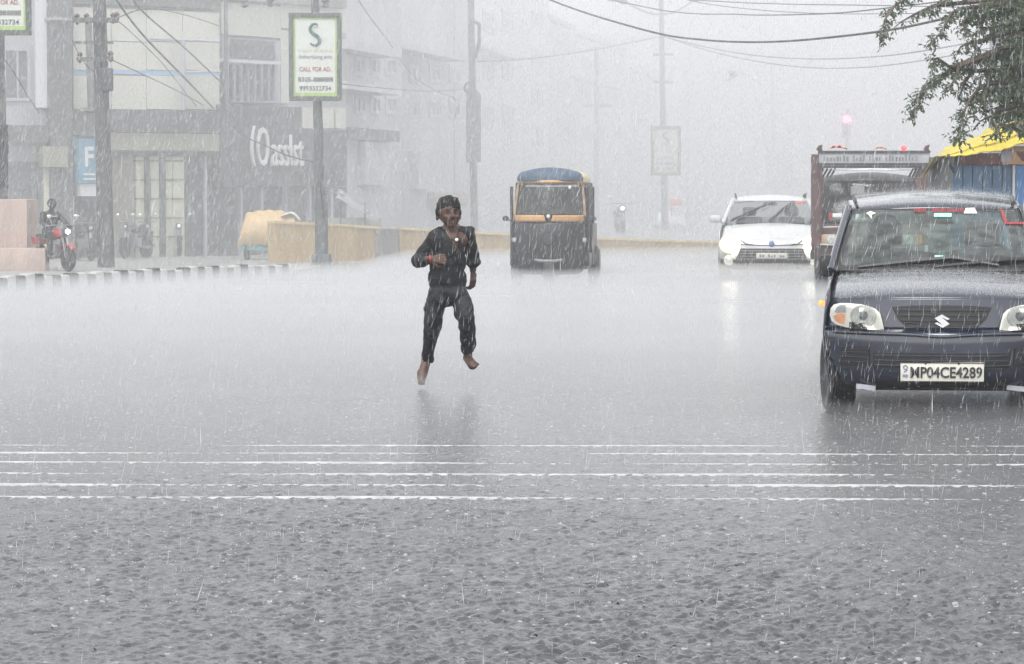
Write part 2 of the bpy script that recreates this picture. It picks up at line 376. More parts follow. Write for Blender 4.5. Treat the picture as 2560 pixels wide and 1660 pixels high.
# ================================================================== SETTING
def road_material(nm, relief, rough0, rough1, foam_max):
    m = bpy.data.materials.new(nm); m.use_nodes = True; t = m.node_tree; b = t.nodes['Principled BSDF']
    tc = t.nodes.new('ShaderNodeTexCoord')
    def noise(scale, det=4, ro=0.6, vec=None):
        n = t.nodes.new('ShaderNodeTexNoise'); n.inputs['Scale'].default_value = scale; n.inputs['Detail'].default_value = det; n.inputs['Roughness'].default_value = ro
        t.links.new(vec or tc.outputs['Object'], n.inputs['Vector']); return n
    def math_(op, a, bv, clamp=False):
        n = t.nodes.new('ShaderNodeMath'); n.operation = op; n.use_clamp = clamp
        for i, q in enumerate((a, bv)):
            if hasattr(q, 'links'): t.links.new(q, n.inputs[i])
            else: n.inputs[i].default_value = q
        return n.outputs[0]
    big = noise(0.16, 4, 0.6); agg = noise(60, 3, 0.7)
    cr = t.nodes.new('ShaderNodeValToRGB'); cr.color_ramp.elements[0].color = (0.03, 0.03, 0.032, 1); cr.color_ramp.elements[1].color = (0.075, 0.075, 0.077, 1)
    cr.color_ramp.elements[0].position = 0.3; cr.color_ramp.elements[1].position = 0.75
    t.links.new(agg.outputs['Fac'], cr.inputs[0])
    # aerated, beaten water: pale film in drifting patches
    foam = noise(7.0, 5, 0.75)
    f = t.nodes.new('ShaderNodeMapRange'); f.inputs[1].default_value = 0.5; f.inputs[2].default_value = 0.85; f.inputs[3].default_value = 0.0; f.inputs[4].default_value = foam_max
    t.links.new(foam.outputs['Fac'], f.inputs[0])
    mx = t.nodes.new('ShaderNodeMix'); mx.data_type = 'RGBA'; t.links.new(f.outputs[0], mx.inputs[0]); t.links.new(cr.outputs[0], mx.inputs[6]); mx.inputs[7].default_value = (0.5, 0.505, 0.51, 1)
    t.links.new(mx.outputs[2], b.inputs['Base Color'])
    rr = t.nodes.new('ShaderNodeMapRange'); rr.inputs[1].default_value = 0.35; rr.inputs[2].default_value = 0.7; rr.inputs[3].default_value = rough0; rr.inputs[4].default_value = rough1
    t.links.new(big.outputs['Fac'], rr.inputs[0]); t.links.new(rr.outputs[0], b.inputs['Roughness'])
    b.inputs['IOR'].default_value = 1.36
    # ripples thrown up by the drops
    vo = t.nodes.new('ShaderNodeTexVoronoi'); vo.inputs['Scale'].default_value = 13.0; t.links.new(tc.outputs['Object'], vo.inputs['Vector'])
    ring = math_('SINE', math_('MULTIPLY', vo.outputs['Distance'], 17.0), 0.0)
    fade = math_('SUBTRACT', 1.0, math_('MULTIPLY', vo.outputs['Distance'], 1.25), True)
    rings = math_('MULTIPLY', ring, fade)
    chop = noise(30, 4, 0.68); chop2 = noise(7, 3, 0.6)
    h = math_('ADD', math_('MULTIPLY', rings, 0.34), math_('ADD', math_('MULTIPLY', chop.outputs['Fac'], 1.5), math_('MULTIPLY', chop2.outputs['Fac'], 0.9)))
    bp = t.nodes.new('ShaderNodeBump'); bp.inputs['Strength'].default_value = 1.0; bp.inputs['Distance'].default_value = relief
    t.links.new(h, bp.inputs['Height']); t.links.new(bp.outputs[0], b.inputs['Normal'])
    return m
M['road'] = road_material('rain flooded asphalt', 0.003, 0.2, 0.3, 0.4)
M['film'] = road_material('beaten film of rain water', 0.003, 0.13, 0.24, 0.26)
rd = MB(); rd.grid(lambda u, v: (u * 150, -15 + v * 345, 0.0), 4, 8)
tag(rd.build('road', M['road']), 'flooded grey asphalt road beaten by rain', None, None, 'structure')

# water surface near the camera: the beaten film has real waves (one sheet a few mm above the asphalt)
def water_sheet():
    ys = []; y = 7.0
    while y < 36.0: ys.append(y); y *= 1.0015 if y < 14 else 1.0022
    ys = np.array(ys); nu = 540
    u = np.linspace(-1, 1, nu)
    X = np.outer(0.25 * ys + 0.4, u); Y = np.repeat(ys[:, None], nu, 1)
    X += RNG.normal(0, 0.004, X.shape)
    Z = np.zeros_like(X)
    for _ in range(90):       # short choppy waves from every side
        L = 0.03 + 0.055 * RNG.uniform() ** 1.5; a = RNG.uniform(0, 2 * math.pi); ph = RNG.uniform(0, 6.28)
        Z += (L * 0.0052) * np.sin((X * math.cos(a) + Y * math.sin(a)) * 2 * math.pi / L + ph + 1.3 * np.sin(X * 1.7 + ph) + 1.1 * np.sin(Y * 1.3 + ph * 2))
    Z *= 0.9 + 0.22 * np.sin(X * 1.1 + 0.7 * np.sin(Y * 0.9)) * np.sin(Y * 0.8 + 1.0)      # calmer and rougher patches
    n = len(ys)
    v = np.stack([X, Y, 0.008 + (Z + 0.0) * np.clip((36.5 - Y) / 12, 0.0, 1) * np.interp(Y, [7, 9.5, 13, 17, 36], [2.0, 1.85, 1.15, .35, .18]) - 0.005 * (Y > 35.5)], -1).reshape(-1, 3)
    i = np.arange(n - 1)[:, None] * nu + np.arange(nu - 1)[None]
    f = np.stack([i, i + 1, i + nu + 1, i + nu], -1).reshape(-1, 4)
    return v, f
def np_mesh(name, v, f, mat_, smooth=False):
    me = bpy.data.meshes.new(name); k = f.shape[1]
    me.vertices.add(len(v)); me.vertices.foreach_set('co', v.astype(np.float32).ravel())
    me.loops.add(f.size); me.loops.foreach_set('vertex_index', f.astype(np.int32).ravel())
    me.polygons.add(len(f)); me.polygons.foreach_set('loop_start', np.arange(0, f.size, k, dtype=np.int32)); me.polygons.foreach_set('loop_total', np.full(len(f), k, np.int32))
    me.update(calc_edges=True); me.validate()
    if smooth: me.polygons.foreach_set('use_smooth', [True] * len(f))
    me.materials.append(mat_)
    o = bpy.data.objects.new(name, me); COL.objects.link(o); return o

WV, WF = water_sheet()
tag(np_mesh('water_film', WV, WF, M['film'], True), 'rippled film of rain water lying on the near road', None, None, 'structure')
# rumble strips across the carriageway
for i, y in enumerate((1039, 1058, 1080, 1105, 1131.5, 1162)):
    p = G(1190, y); b = MB(); d = p.y; hw = (0.034, 0.042, 0.05, 0.058, 0.064, 0.066)[i]
    def strip(u, v, d=d, hw=hw, i=i):
        x = u * (0.23 * d + 0.8)
        e = 0.012 * math.sin(x * 3.1 + i * 2) + 0.007 * math.sin(x * 9.7 + i)
        return (x, (v - 0.5) * 2 * (hw + 0.3 * e) + 0.022 * math.sin(x * 0.55 + i * 1.7) - 0.02 * x, 0.004 + 0.006 * math.sin(math.pi * v) + 0.0035 * math.sin(x * 2.3 + i * 5) * math.sin(x * 0.9 + i))
    b.grid(strip, 90, 4)
    o = b.build('road_marking', M['marking'], loc=(0, d, 0))
    tag(o, ['thin white rumble line farthest from camera, nearest the running person', 'second white rumble line behind the nearest four', 'third white rumble line counted from the running person', 'white rumble line just behind the two nearest ones',
            'white rumble line second nearest to the camera', 'white rumble line nearest the camera, lowest in the picture'][i], 'road marking', 'white rumble lines across the road', 'structure')

# pavement behind the kerb, and the kerb with its black and white stones
k0, k1 = G(-160, 682), G(700, 636)
kd = (k1 - k0).normalized(); kn = Vector((-kd.y, kd.x, 0))
pv = MB(); pvz = 0.03
q = [k0 + kn * 0.16, k1 + kn * 0.16, k1 + kn * 0.16 + Vector((2, 45, 0)), k0 + kn * 0.16 + Vector((-8, 25, 0))]
pv.add([(a.x, a.y, -0.1) for a in q] + [(a.x, a.y, pvz) for a in q], [(4, 5, 6, 7), (0, 1, 5, 4), (1, 2, 6, 5), (2, 3, 7, 6), (3, 0, 4, 7)])
tag(pv.build('pavement', M['conc'], smooth=False), 'wet concrete pavement behind the striped kerb', None, None, 'structure')
kb = thing('kerb', 'kerb of alternating black and white stones at left', None, k0); kb['kind'] = 'structure'
Lk = (k1 - k0).length; n = int(Lk / 0.235)
kang = math.atan2(kd.y, kd.x)
me_k = [None, None]
for i in range(n):
    j = i % 2
    if me_k[j] is None:
        b = MB(); b.box(0.006, 0.229, 0.0, 0.16, -0.05, 0.2, bev=0.03)
        o = b.build('kerb_stone', M['kerb_dark' if j else 'kerb_white'], kb); me_k[j] = o.data
    else:
        o = bpy.data.objects.new('kerb_stone', me_k[j]); COL.objects.link(o); o.parent = kb
    o.location = Vector((math.cos(kang), math.sin(kang), 0)) * (i * 0.235) + Vector((0, 0, random.uniform(-0.04, 0.015)))
    o.rotation_euler = (0, 0, kang + random.uniform(-0.03, 0.03))

# ------------------------------------------------------------------ buildings
class Facade:
    """a building whose front runs from pixel column xa (depth da) to xb (depth db)"""
    def __init__(s, name, label, xa, da, xb, db, ytop, wall, deep=8.0, cat='building', group=None):
        a, b = D(xa, 500, da), D(xb, 500, db); s.a = Vector((a.x, a.y, 0)); s.b = Vector((b.x, b.y, 0))
        s.L = (s.b - s.a).length; s.ang = math.atan2(s.b.y - s.a.y, s.b.x - s.a.x); s.dir = (s.b - s.a).normalized()
        s.root = thing(name, label, cat, s.a, s.ang, group)
        s.ztop = s.uv((xa + xb) / 2, ytop)[1]
        m = MB(); m.box(0, s.L, 0.0, deep, 0, s.ztop); m.build('wall', wall, s.root, smooth=False)
    def uv(s, x, y, out=0.0):
        o = Vector((0, 0, CAMZ)); p = D(x, y, 50) - o; nrm = Vector((-s.dir.y, s.dir.x, 0))
        t = (s.a - nrm * out - o).dot(nrm) / p.dot(nrm); h = o + p * t
        return (h - s.a).dot(s.dir), h.z
    def box(s, name, mat_, x0, y0, x1, y1, out=0.08, back=0.02, parent=None, bev=0.0):
        u0, z1 = s.uv(x0, y0, out); u1, z1b = s.uv(x1, y0, out); _, z0 = s.uv((x0 + x1) / 2, y1, out); z1 = (z1 + z1b) / 2
        m = MB(); m.box(u0, u1, -out, back, max(z0, 0.0), z1, bev=bev); return m.build(name, mat_, parent or s.root, smooth=bev > 0)
    def window(s, x0, y0, x1, y1, frame, pane, bars=1, fw=0.06, inset=True):
        u0, z1 = s.uv(x0, y0); u1, z0 = s.uv(x1, y1)
        m = MB(); m.box(u0, u1, -0.05, 0.02, z0, z0 + fw); m.box(u0, u1, -0.05, 0.02, z1 - fw, z1)
        m.box(u0, u0 + fw, -0.047, 0.02, z0 + fw, z1 - fw); m.box(u1 - fw, u1, -0.047, 0.02, z0 + fw, z1 - fw)
        for k in range(bars):
            c = u0 + (u1 - u0) * (k + 1) / (bars + 1); m.box(c - 0.02, c + 0.02, -0.042, 0.02, z0 + fw, z1 - fw)
        f = m.build('window', frame, s.root, smooth=False)
        m = MB(); m.box(u0 + fw, u1 - fw, -0.015, 0.01, z0 + fw, z1 - fw); m.build('pane', pane, f, smooth=False)
        return f

# A: far left shop building
A = Facade('shop_building', 'grey rendered building at far left with a dark full height column', -230, 58.5, 166, 60, -60, M['grey_wall'])
A.box('column', M['conc_dark'], 115, -60, 166, 600, 0.35)
A.box('cornice', M['conc'], 115, 40, 170, 47, 0.5)
A.box('wall_panel', M['pale_wall'], 82, -60, 112, 250, 0.1)
A.box('wall_panel', M['conc_dark'], -120, 290, 112, 330, 0.25)
A.window(-20, 110, 70, 235, M['lilac'], M['pane'], 2)
A.window(-180, 110, -50, 235, M['lilac'], M['pane'], 2)
sh = A.box('shutter', M['pane'], 18, 375, 88, 605, 0.06)
for k in range(9):
    A.box('slat', M['conc_dark'], 20, 384 + k * 24, 86, 391 + k * 24, 0.1, parent=sh)
A.box('signboard', M['olive'], 100, 340, 158, 388, 0.5)
A.box('pilaster', M['cream2'], 102, 390, 150, 605, 0.2)
A.box('pilaster', M['conc_dark'], 88, 375, 101, 605, 0.15)

# B: building with cream cladding over dark shops
B = Facade('shop_building', 'building with big cream cladding above dark shop fronts', 168, 60.3, 512, 62.3, -60, M['grey_wall'])
rows = ((17, 96), (98, 163), (176, 254)); cols = (170, 258, 340, 424, 511)
for (ya, yb) in rows:
    for k in range(4):
        dy = 10 * (k / 3 - 0.5) * (1 if ya < 20 else 0)
        B.box('panel', M['cream'], cols[k] + 0.8, ya + dy + (6 if ya < 20 else 0), cols[k + 1] - 0.8, yb, 0.22 + 0.012 * ((k * 7 + ya) % 3))
B.box('stripe', M['bluestripe'], 170, 164, 258, 175, 0.21); B.box('stripe', M['bluestripe'], 258.5, 164, 511, 175, 0.215)
B.box('parapet', M['conc_dark'], 168, -60, 511, 14, 0.3)
m = MB(); u, z0 = B.uv(426, 256, .5); z1 = B.uv(426, 95, .5)[1]; m.tube([(u, -0.5, z0), (u, -0.5, z1)], 0.055); 
ua, za = B.uv(350, 90, .5); ub, zb = B.uv(508, 96, .5); m.tube([(ua, -0.5, za), (u, -0.5, z1 + 0.02), (ub, -0.5, zb)], 0.03)
ua, za = B.uv(428, 168, .5); ub, zb = B.uv(511, 166, .5); m.tube([(ua, -0.5, za), (ub, -0.5, zb)], 0.03); m.build('drain_pipe', M['lilac'], B.root)
m = MB(); u, z0 = B.uv(508, 256); z1 = B.uv(508, -30)[1]; m.tube([(u, -0.35, z0), (u, -0.35, z1)], 0.045); m.build('drain_pipe', M['conc_dark'], B.root)
B.box('fascia', M['fascia'], 240, 256, 512, 308, 0.55)
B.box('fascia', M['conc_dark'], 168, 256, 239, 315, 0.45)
B.box('signboard', M['olive'], 236, 310, 510, 350, 0.5)
B.box('fascia', M['fascia'], 236, 352, 510, 362, 0.3)
for (xa, xb, mm, o) in ((262, 310, 'olive', 0.1), (316, 343, 'cream2', 0.12), (343.5, 349, 'fascia', 0.3), (350, 372, 'cream2', 0.14), (372.5, 384, 'fascia', 0.2), (385, 402, 'cream2', 0.12), (402.5, 428, 'cream2', 0.16)):
    p = B.box('shutter', M[mm], xa, 364, xb, 604, o)
    if mm == 'cream2':
        for k in range(5): B.box('rail', M['olive'], xa + 1.5, 372 + k * 44, xb - 1.5, 376 + k * 44, o + 0.03, parent=p)
B.box('doorway', M['fascia'], 430, 364, 512, 604, 0.12)
B.box('post', M['lilac'], 476, 364, 481, 604, 0.2)
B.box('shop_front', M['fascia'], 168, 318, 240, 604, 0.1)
B.box('post', M['cream2'], 166, 380, 172, 604, 0.3)
fs = B.box('sign', M['fblue'], 184, 322, 233, 426, 0.75)
u, z = B.uv(207, 364, .75); text('F', M['letters'], fs, 'letter', u, z, 0.2, 0.42, -0.76, bold=.03)
m = MB(); ua, za = B.uv(188, 400, .75); ub, zb = B.uv(230, 421, .75); m.box(ua + 0.05, ub - 0.06, -0.765, -0.75, (za + zb) / 2 - 0.07, (za + zb) / 2 - 0.03); m.box(ua + 0.05, ub - 0.1, -0.765, -0.75, (za + zb) / 2 + 0.03, (za + zb) / 2 + 0.07); m.build('lettering', M['letters'], fs)
B.box('notice', M['pale_wall'], 188, 427, 226, 456, 0.7)

# C: building with the lettered dark fascia
C = Facade('shop_building', 'building with white lettering on its dark fascia', 513, 62.6, 806, 66, -60, M['grey_wall'])
C.box('panel', M['cream'], 514, 10, 652, 84, 0.15); C.box('panel', M['cream'], 653, 14, 806, 70, 0.14); C.box('panel', M['cream'], 652.5, 71, 672, 240, 0.12)
C.box('parapet', M['conc'], 513, -60, 806, 8, 0.3)
w1 = C.box('window_bay', M['lilac'], 516, 90, 651, 238, 0.3)
for k in range(8): C.box('bar', M['conc_dark'], 524 + k * 16, 150, 527 + k * 16, 234, 0.4, parent=w1)
C.box('ledge', M['pale_wall'], 514, 140, 652, 147, 0.45)
C.box('hood', M['conc_dark'], 540, 94, 640, 136, 0.38)
C.box('fascia', M['fascia'], 513, 246, 700, 432, 0.5)
C.box('panel', M['fascia'], 700.5, 302, 806, 432, 0.44)
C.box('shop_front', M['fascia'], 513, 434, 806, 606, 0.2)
for x in (560, 608, 664, 720, 770): C.box('post', M['lilac'], x, 434, x + 4, 606, 0.3)
for (xa, xb) in ((704, 727), (748, 776), (782, 804)): C.box('window_panel', M['cream'], xa, 250, xb, 298, 0.5)
for (s, xa, xb, ya, yb) in (('(', 580, 590, 292, 388), ('O', 594, 622, 296, 386), ('asslst', 628, 702, 312, 386)):
    ua, za = C.uv(xa, ya, .5); ub, zb = C.uv(xb, yb, .5)
    text(s, M['letters'], C.root, 'lettering', (ua + ub) / 2, (za + zb) / 2, ub - ua, za - zb, -0.505, 0.06)

# the far side of the street, fading into the rain
def far(label, xa, da, xb, db, yt, wall, bands=(), wins=(), deep=9, parapet=True):
    F = Facade('apartment_building', label, xa, da, xb, db, yt, M[wall], deep, group='buildings fading into the rain')
    if parapet: F.box('parapet', M['conc'], xa + 0.3, yt - 5, xb - 0.3, yt + 5, 0.25)
    for (y0, y1, mm) in bands: F.box('balcony', M[mm], xa + 2, y0, xb - 2, y1, 0.7)
    for (x0, y0, x1, y1) in wins: F.window(x0, y0, x1, y1, M['pale_wall'], M['hazed_pane'], 1, 0.1)
    return F
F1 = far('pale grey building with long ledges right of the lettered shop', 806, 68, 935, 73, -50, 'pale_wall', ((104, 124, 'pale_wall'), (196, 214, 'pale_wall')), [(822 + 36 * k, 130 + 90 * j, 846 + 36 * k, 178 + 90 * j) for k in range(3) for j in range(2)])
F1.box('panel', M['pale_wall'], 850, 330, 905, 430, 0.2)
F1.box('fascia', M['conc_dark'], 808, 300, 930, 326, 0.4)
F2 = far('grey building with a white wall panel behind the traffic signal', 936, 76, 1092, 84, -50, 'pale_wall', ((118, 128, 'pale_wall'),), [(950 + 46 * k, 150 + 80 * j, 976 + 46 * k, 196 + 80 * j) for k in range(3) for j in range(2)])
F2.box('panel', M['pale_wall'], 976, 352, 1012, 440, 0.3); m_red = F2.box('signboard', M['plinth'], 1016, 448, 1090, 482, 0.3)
F3 = far('tall pale building beyond the pole with the box', 1093, 99, 1215, 112, -50, 'hazed_wall', ((116, 122, 'lilac'),), [(1120 + 46 * k, 20 + 110 * j, 1145 + 46 * k, 80 + 110 * j) for k in range(2) for j in range(3)])
F4 = far('narrow grey tower block rising above the frame', 1216, 113, 1278, 121, -50, 'hazed_wall', (), [(1234, 20 + 90 * j, 1260, 70 + 90 * j) for j in range(4)])
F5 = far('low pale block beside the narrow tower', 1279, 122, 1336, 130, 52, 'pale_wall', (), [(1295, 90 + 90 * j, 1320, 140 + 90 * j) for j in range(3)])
F6 = far('long block with a stepped roof behind the auto rickshaw', 1337, 132, 1462, 148, 95, 'hazed_wall', ((190, 196, 'pale_wall'),), [(1352 + 38 * k, 130 + 80 * j, 1374 + 38 * k, 172 + 80 * j) for k in range(3) for j in range(3)])
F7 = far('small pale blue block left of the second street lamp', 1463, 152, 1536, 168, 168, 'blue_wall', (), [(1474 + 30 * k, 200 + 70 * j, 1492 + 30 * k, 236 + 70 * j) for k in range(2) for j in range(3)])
F8 = far('faint block far down the street behind the white car', 1590, 205, 1760, 240, 175, 'hazed_wall', (), [(1610 + 40 * k, 215 + 70 * j, 1632 + 40 * k, 255 + 70 * j) for k in range(4) for j in range(3)])

# ------------------------------------------------------------------ median wall and its grey block
def wall_run(name, label, pts, th, mat_, cap, cat='wall'):   # pts: (x, ytop, d)
    g = [D(x, 500, d) for (x, _, d) in pts]; root = thing(name, label, cat, (g[0].x, g[0].y, 0))
    o = Vector((g[0].x, g[0].y, 0))
    b = MB(); c = MB()
    for i in range(len(pts) - 1):
        p, q = Vector((g[i].x, g[i].y, 0)) - o, Vector((g[i + 1].x, g[i + 1].y, 0)) - o
        za, zb = D(pts[i][0], pts[i][1], pts[i][2]).z, D(pts[i + 1][0], pts[i + 1][1], pts[i + 1][2]).z
        t = (q - p).normalized(); nn = Vector((-t.y, t.x, 0))
        def slab(mb, z0a, z0b, z1a, z1b, off, w):
            vs = [p + nn * off + Vector((0, 0, z0a)), q + nn * off + Vector((0, 0, z0b)), q + nn * (off + w) + Vector((0, 0, z0b)), p + nn * (off + w) + Vector((0, 0, z0a)),
                  p + nn * off + Vector((0, 0, z1a)), q + nn * off + Vector((0, 0, z1b)), q + nn * (off + w) + Vector((0, 0, z1b)), p + nn * (off + w) + Vector((0, 0, z1a))]
            mb.add(vs, [(0, 1, 5, 4), (1, 2, 6, 5), (2, 3, 7, 6), (3, 0, 4, 7), (4, 5, 6, 7)])
        slab(b, 0, 0, za - 0.05, zb - 0.05, 0, th)
        slab(c, za - 0.05, zb - 0.05, za, zb, -0.03, th + 0.06)
    b.build('wall_body', mat_, root, smooth=False); c.build('coping', cap, root, smooth=False)
    return root
wall_run('median_wall', 'tan median wall behind the first street lamp', [(637, 513, 56), (700, 516, 56.3), (800, 521, 57), (884, 527, 57.5)], 0.3, M['tan_wall'], M['tan_cap'])
wall_run('median_block', 'short grey block between the two tan median walls', [(886, 531, 57.3), (926, 532, 57.7)], 0.4, M['conc'], M['conc'])
wall_run('median_wall', 'tan median wall getting lower behind the auto rickshaw', [(928, 528, 57.8), (1080, 537, 58.6), (1200, 543, 59.2), (1400, 552, 60), (1520, 556, 60.6), (1660, 560, 61.3), (1760, 563, 62)], 0.3, M['tan_wall'], M['tan_cap'])

# plinth at far left
p = D(-10, 600, 50.5); pl = thing('plinth', 'pinkish concrete plinth with a step at left edge', 'plinth', (p.x, p.y, 0))
def zof(y, d): return D(0, y, d).z
def xof(x, d): return D(x, 500, d).x
m = MB(); m.box(xof(-60, 50.5) - p.x, xof(63, 50.5) - p.x, 0, 1.2, 0, zof(463, 50.5), bev=0.03); m.build('block', M['plinth'], pl)
m = MB(); m.box(xof(-60, 50) - p.x, xof(104, 50) - p.x, -0.45, -0.004, 0, zof(577, 50), bev=0.03); m.build('step', M['plinth'], pl)

# ================================================================== STREET FURNITURE
def pole_thing(name, label, cat, x, d, ybase, ytop, r0, r1, mat_, lean=0.0, group=None, basez=0.0):
    p = D(x, 500, d); root = thing(name, label, cat, (p.x, p.y, basez), 0, group)
    zt = D(x, ytop, d).z; m = MB()
    m.tube([(0, 0, 0), (lean * 0.33, 0, zt * 0.33), (lean * 0.66, 0, zt * 0.66), (lean, 0, zt)], [r0, r0 + (r1 - r0) * .33, r0 + (r1 - r0) * .66, r1], 14)
    m.build('pole', mat_, root); return root, zt
def lamp_arms(root, x, d, yj, heads, mat_):
    c = root.location
    for (hx, hy) in heads:
        h = D(hx, hy, d) - c; j = D(x, yj, d) - c; mid = (h + j) / 2 + Vector((0, 0, -0.18 * abs(h.x - j.x) * 0.5))
        m = MB(); m.tube([j, (j + mid) / 2 + Vector((0, 0, -0.03)), mid, (mid + h) / 2 + Vector((0, 0, -.01)), h], 0.035, 8); m.build('arm', mat_, root)
        s = 1 if h.x > j.x else -1; dr = (h - mid).normalized()
        m = MB(); m.tube([h - dr * 0.05, h + dr * 0.12, h + dr * 0.5, h + dr * 0.62], [0.04, 0.11, 0.12, 0.04], 10, flat=0.5); m.build('lamp_head', M['board_frame'], root)
g_l = 'street lamps along the median'
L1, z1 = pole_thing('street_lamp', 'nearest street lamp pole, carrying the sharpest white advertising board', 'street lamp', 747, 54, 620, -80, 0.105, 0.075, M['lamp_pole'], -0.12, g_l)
m = MB(); m.box(-0.18, 0.18, -0.18, 0.18, 0, 0.25, bev=0.02); m.lathe([(0.25, 0.13), (1.4, 0.115)], (0, 0, 0), 'Z', 16); m.build('base', M['lamp_pole'], L1)
m = MB(); m.tube([(-0.02, -0.11, 1.6), (0.0, -0.13, 1.4), (0.05, -0.12, 0.9)], 0.015); m.build('conduit', M['wire'], L1)
L2, z2 = pole_thing('street_lamp', 'second street lamp, pole right of the auto rickshaw with a faded board', 'street lamp', 1546, 91, 560, -12, 0.12, 0.075, M['hazed_steel'], -0.15, g_l)
lamp_arms(L2, 1541, 91, 33, ((1456, 6), (1612, 1)), M['hazed_steel'])
m = MB()
for y in (127, 191): z = D(0, y, 91).z; m = MB(); m.box(-0.4, 0.25, -0.1, -0.04, z - 0.04, z + 0.04); m.build('cross_bracket', M['hazed_steel'], L2)
L3, z3 = pole_thing('street_lamp', 'faint third street lamp rising behind the white car', 'street lamp', 1804, 145, 560, 150, 0.16, 0.09, M['hazed_steel'], -0.25, g_l)
lamp_arms(L3, 1801, 145, 200, ((1730, 173), (1868, 158)), M['hazed_steel'])
m = MB()
for y in (240, 275): z = D(0, y, 145).z; m = MB(); m.box(-0.55, 0.4, -0.1, -0.04, z - 0.05, z + 0.05); m.build('cross_bracket', M['hazed_steel'], L3)
m = MB(); zc = D(0, 312, 145).z; m.tube([(0.75 * math.cos(a * math.pi / 9) * 0.9, -0.15, zc + 1.05 * math.sin(a * math.pi / 9)) for a in range(19)], 0.07, 6); m.build('ring_frame', M['hazed_steel'], L3)
m = MB(); m.box(-0.55, 0.85, -0.3, 0.25, D(0, 440, 145).z, D(0, 358, 145).z, bev=0.05); m.build('control_box', M['hazed_steel'], L3)
L4, z4 = pole_thing('street_lamp', 'faintest and farthest street lamp, above the red signal light', 'street lamp', 1969, 182, 560, 225, 0.17, 0.1, M['hazed_steel'], 0, g_l)
lamp_arms(L4, 1969, 182, 243, ((1914, 224), (2022, 222)), M['hazed_steel'])

def strokes(mb, x0, x1, z, h, y, n, seed):   # a row of marks too small to read
    r = random.Random(seed); x = x0; stp = (x1 - x0) / n
    for k in range(n):
        if r.random() < 0.12: x += stp; continue
        hh = h * r.uniform(0.55, 1.0); mb.box(x, x + stp * r.uniform(0.35, 0.8), y - 0.004, y, z - h / 2, z - h / 2 + hh); x += stp
    return mb
def ad_board(label, x0, y0, x1, y1, d, sharp, yoff=-0.13):
    a, b = D(x0, y1, d), D(x1, y0, d); cx = (a.x + b.x) / 2; W = b.x - a.x; H = b.z - a.z
    r = thing('advertising_board', label, 'advertising board', (cx, d + yoff, a.z), R(1.0), 'advertising boards on the lamp posts')
    m = MB(); t = 0.09
    m.box(-W / 2, W / 2, -0.06, 0.06, 0, t, bev=0.01); m.box(-W / 2, W / 2, -0.06, 0.06, H - t, H, bev=0.01)
    m.box(-W / 2, -W / 2 + t, -0.058, 0.058, t, H - t); m.box(W / 2 - t, W / 2, -0.058, 0.058, t, H - t); m.build('frame', M['board_frame'], r)
    m = MB(); m.box(-W / 2 + t, W / 2 - t, -0.03, 0.03, t, H - t); f = m.build('face', M['board_face'], r, smooth=False)
    m = MB(); g = 0.035; i = t
    m.box(-W / 2 + i, W / 2 - i, -0.036, -0.031, i, i + g * 1.9); m.box(-W / 2 + i, W / 2 - i, -0.036, -0.031, H - i - g, H - i)
    m.box(-W / 2 + i, -W / 2 + i + g, -0.036, -0.031, i + g * 1.9, H - i - g); m.box(W / 2 - i - g, W / 2 - i, -0.036, -0.031, i + g * 1.9, H - i - g); m.build('border', M['board_green'], r, smooth=False)
    y = -0.034
    def zz(fr): return H * (1 - fr)
    # the S shaped emblem: two crossing ribbons
    def ribbon(pts, w0, mat_):
        mm = MB(); mm.tube([(px * W, y - 0.003, zz(pz)) for px, pz in pts], [w0 * (0.35 + 0.65 * math.sin(math.pi * min(1, max(0, k / (len(pts) - 1))))) for k in range(len(pts))], 6, flat=1.0); mm.build('emblem', mat_, r)
    ribbon([(0.055, 0.145), (0.02, 0.125), (-0.05, 0.13), (-0.095, 0.165), (-0.085, 0.205), (-0.03, 0.24), (0.04, 0.265), (0.085, 0.305), (0.07, 0.345), (0.02, 0.37), (-0.05, 0.365), (-0.09, 0.345)], 0.035 * sharp, M['tealink'])
    ribbon([(0.075, 0.165), (0.02, 0.15), (-0.04, 0.165), (-0.05, 0.195), (0.0, 0.225), (0.07, 0.25), (0.12, 0.295), (0.1, 0.34), (0.05, 0.375)], 0.02 * sharp, M['greenink'])
    strokes(MB(), -W * 0.32, W * 0.34, zz(0.425), 0.055, y, 22, 3).build('lettering', M['greenink'], r, smooth=False)
    text('Advertising arts', M['greyink'], r, 'lettering', 0.0, zz(0.505), W * 0.62, 0.1, y)
    text('CALL FOR AD.', M['redink'], r, 'lettering', 0.0, zz(0.64), W * 0.6, 0.085, y, bold=0.012)
    text('8305-888888', M['ink'], r, 'lettering', 0.005, zz(0.757), W * 0.66, 0.088, y, bold=0.01)
    text('9993332734', M['ink'], r, 'lettering', 0.0, zz(0.857), W * 0.6, 0.088, y, bold=0.01)
    m = MB(); m.box(-0.12, 0.12, 0.06, 0.2, H * 0.2, H * 0.2 + 0.06); m.box(-0.12, 0.12, 0.06, 0.2, H * 0.8, H * 0.8 + 0.06); m.build('bracket', M['board_frame'], r)
    return r
ad_board('clear white board with red and black print on the nearest lamp post', 673, 31, 795, 235, 54, 1.0)
ad_board('faded white board on the second lamp post', 1512, 293, 1582, 408, 91, 1.0)
ad_board('white board cut off by the left edge of the picture', -62, -130, 74, 83, 49, 1.0)
S0, zs = pole_thing('sign_pole', 'dark pole below the board at the left edge, standing on the plinth', 'sign pole', 6, 51.1, 463, -60, 0.11, 0.1, M['pole'], -0.05)
S0.location.z = 0.0
m = MB(); 
for k in range(9):
    a = k * 1.3; m.tube([(0.02 + 0.1 * math.cos(a + t * 0.8), -0.13 - 0.04 * math.sin(a), D(0, 290, 51).z - t * 0.13 - 0.05 * (k % 3)) for t in range(9)], 0.022, 6)
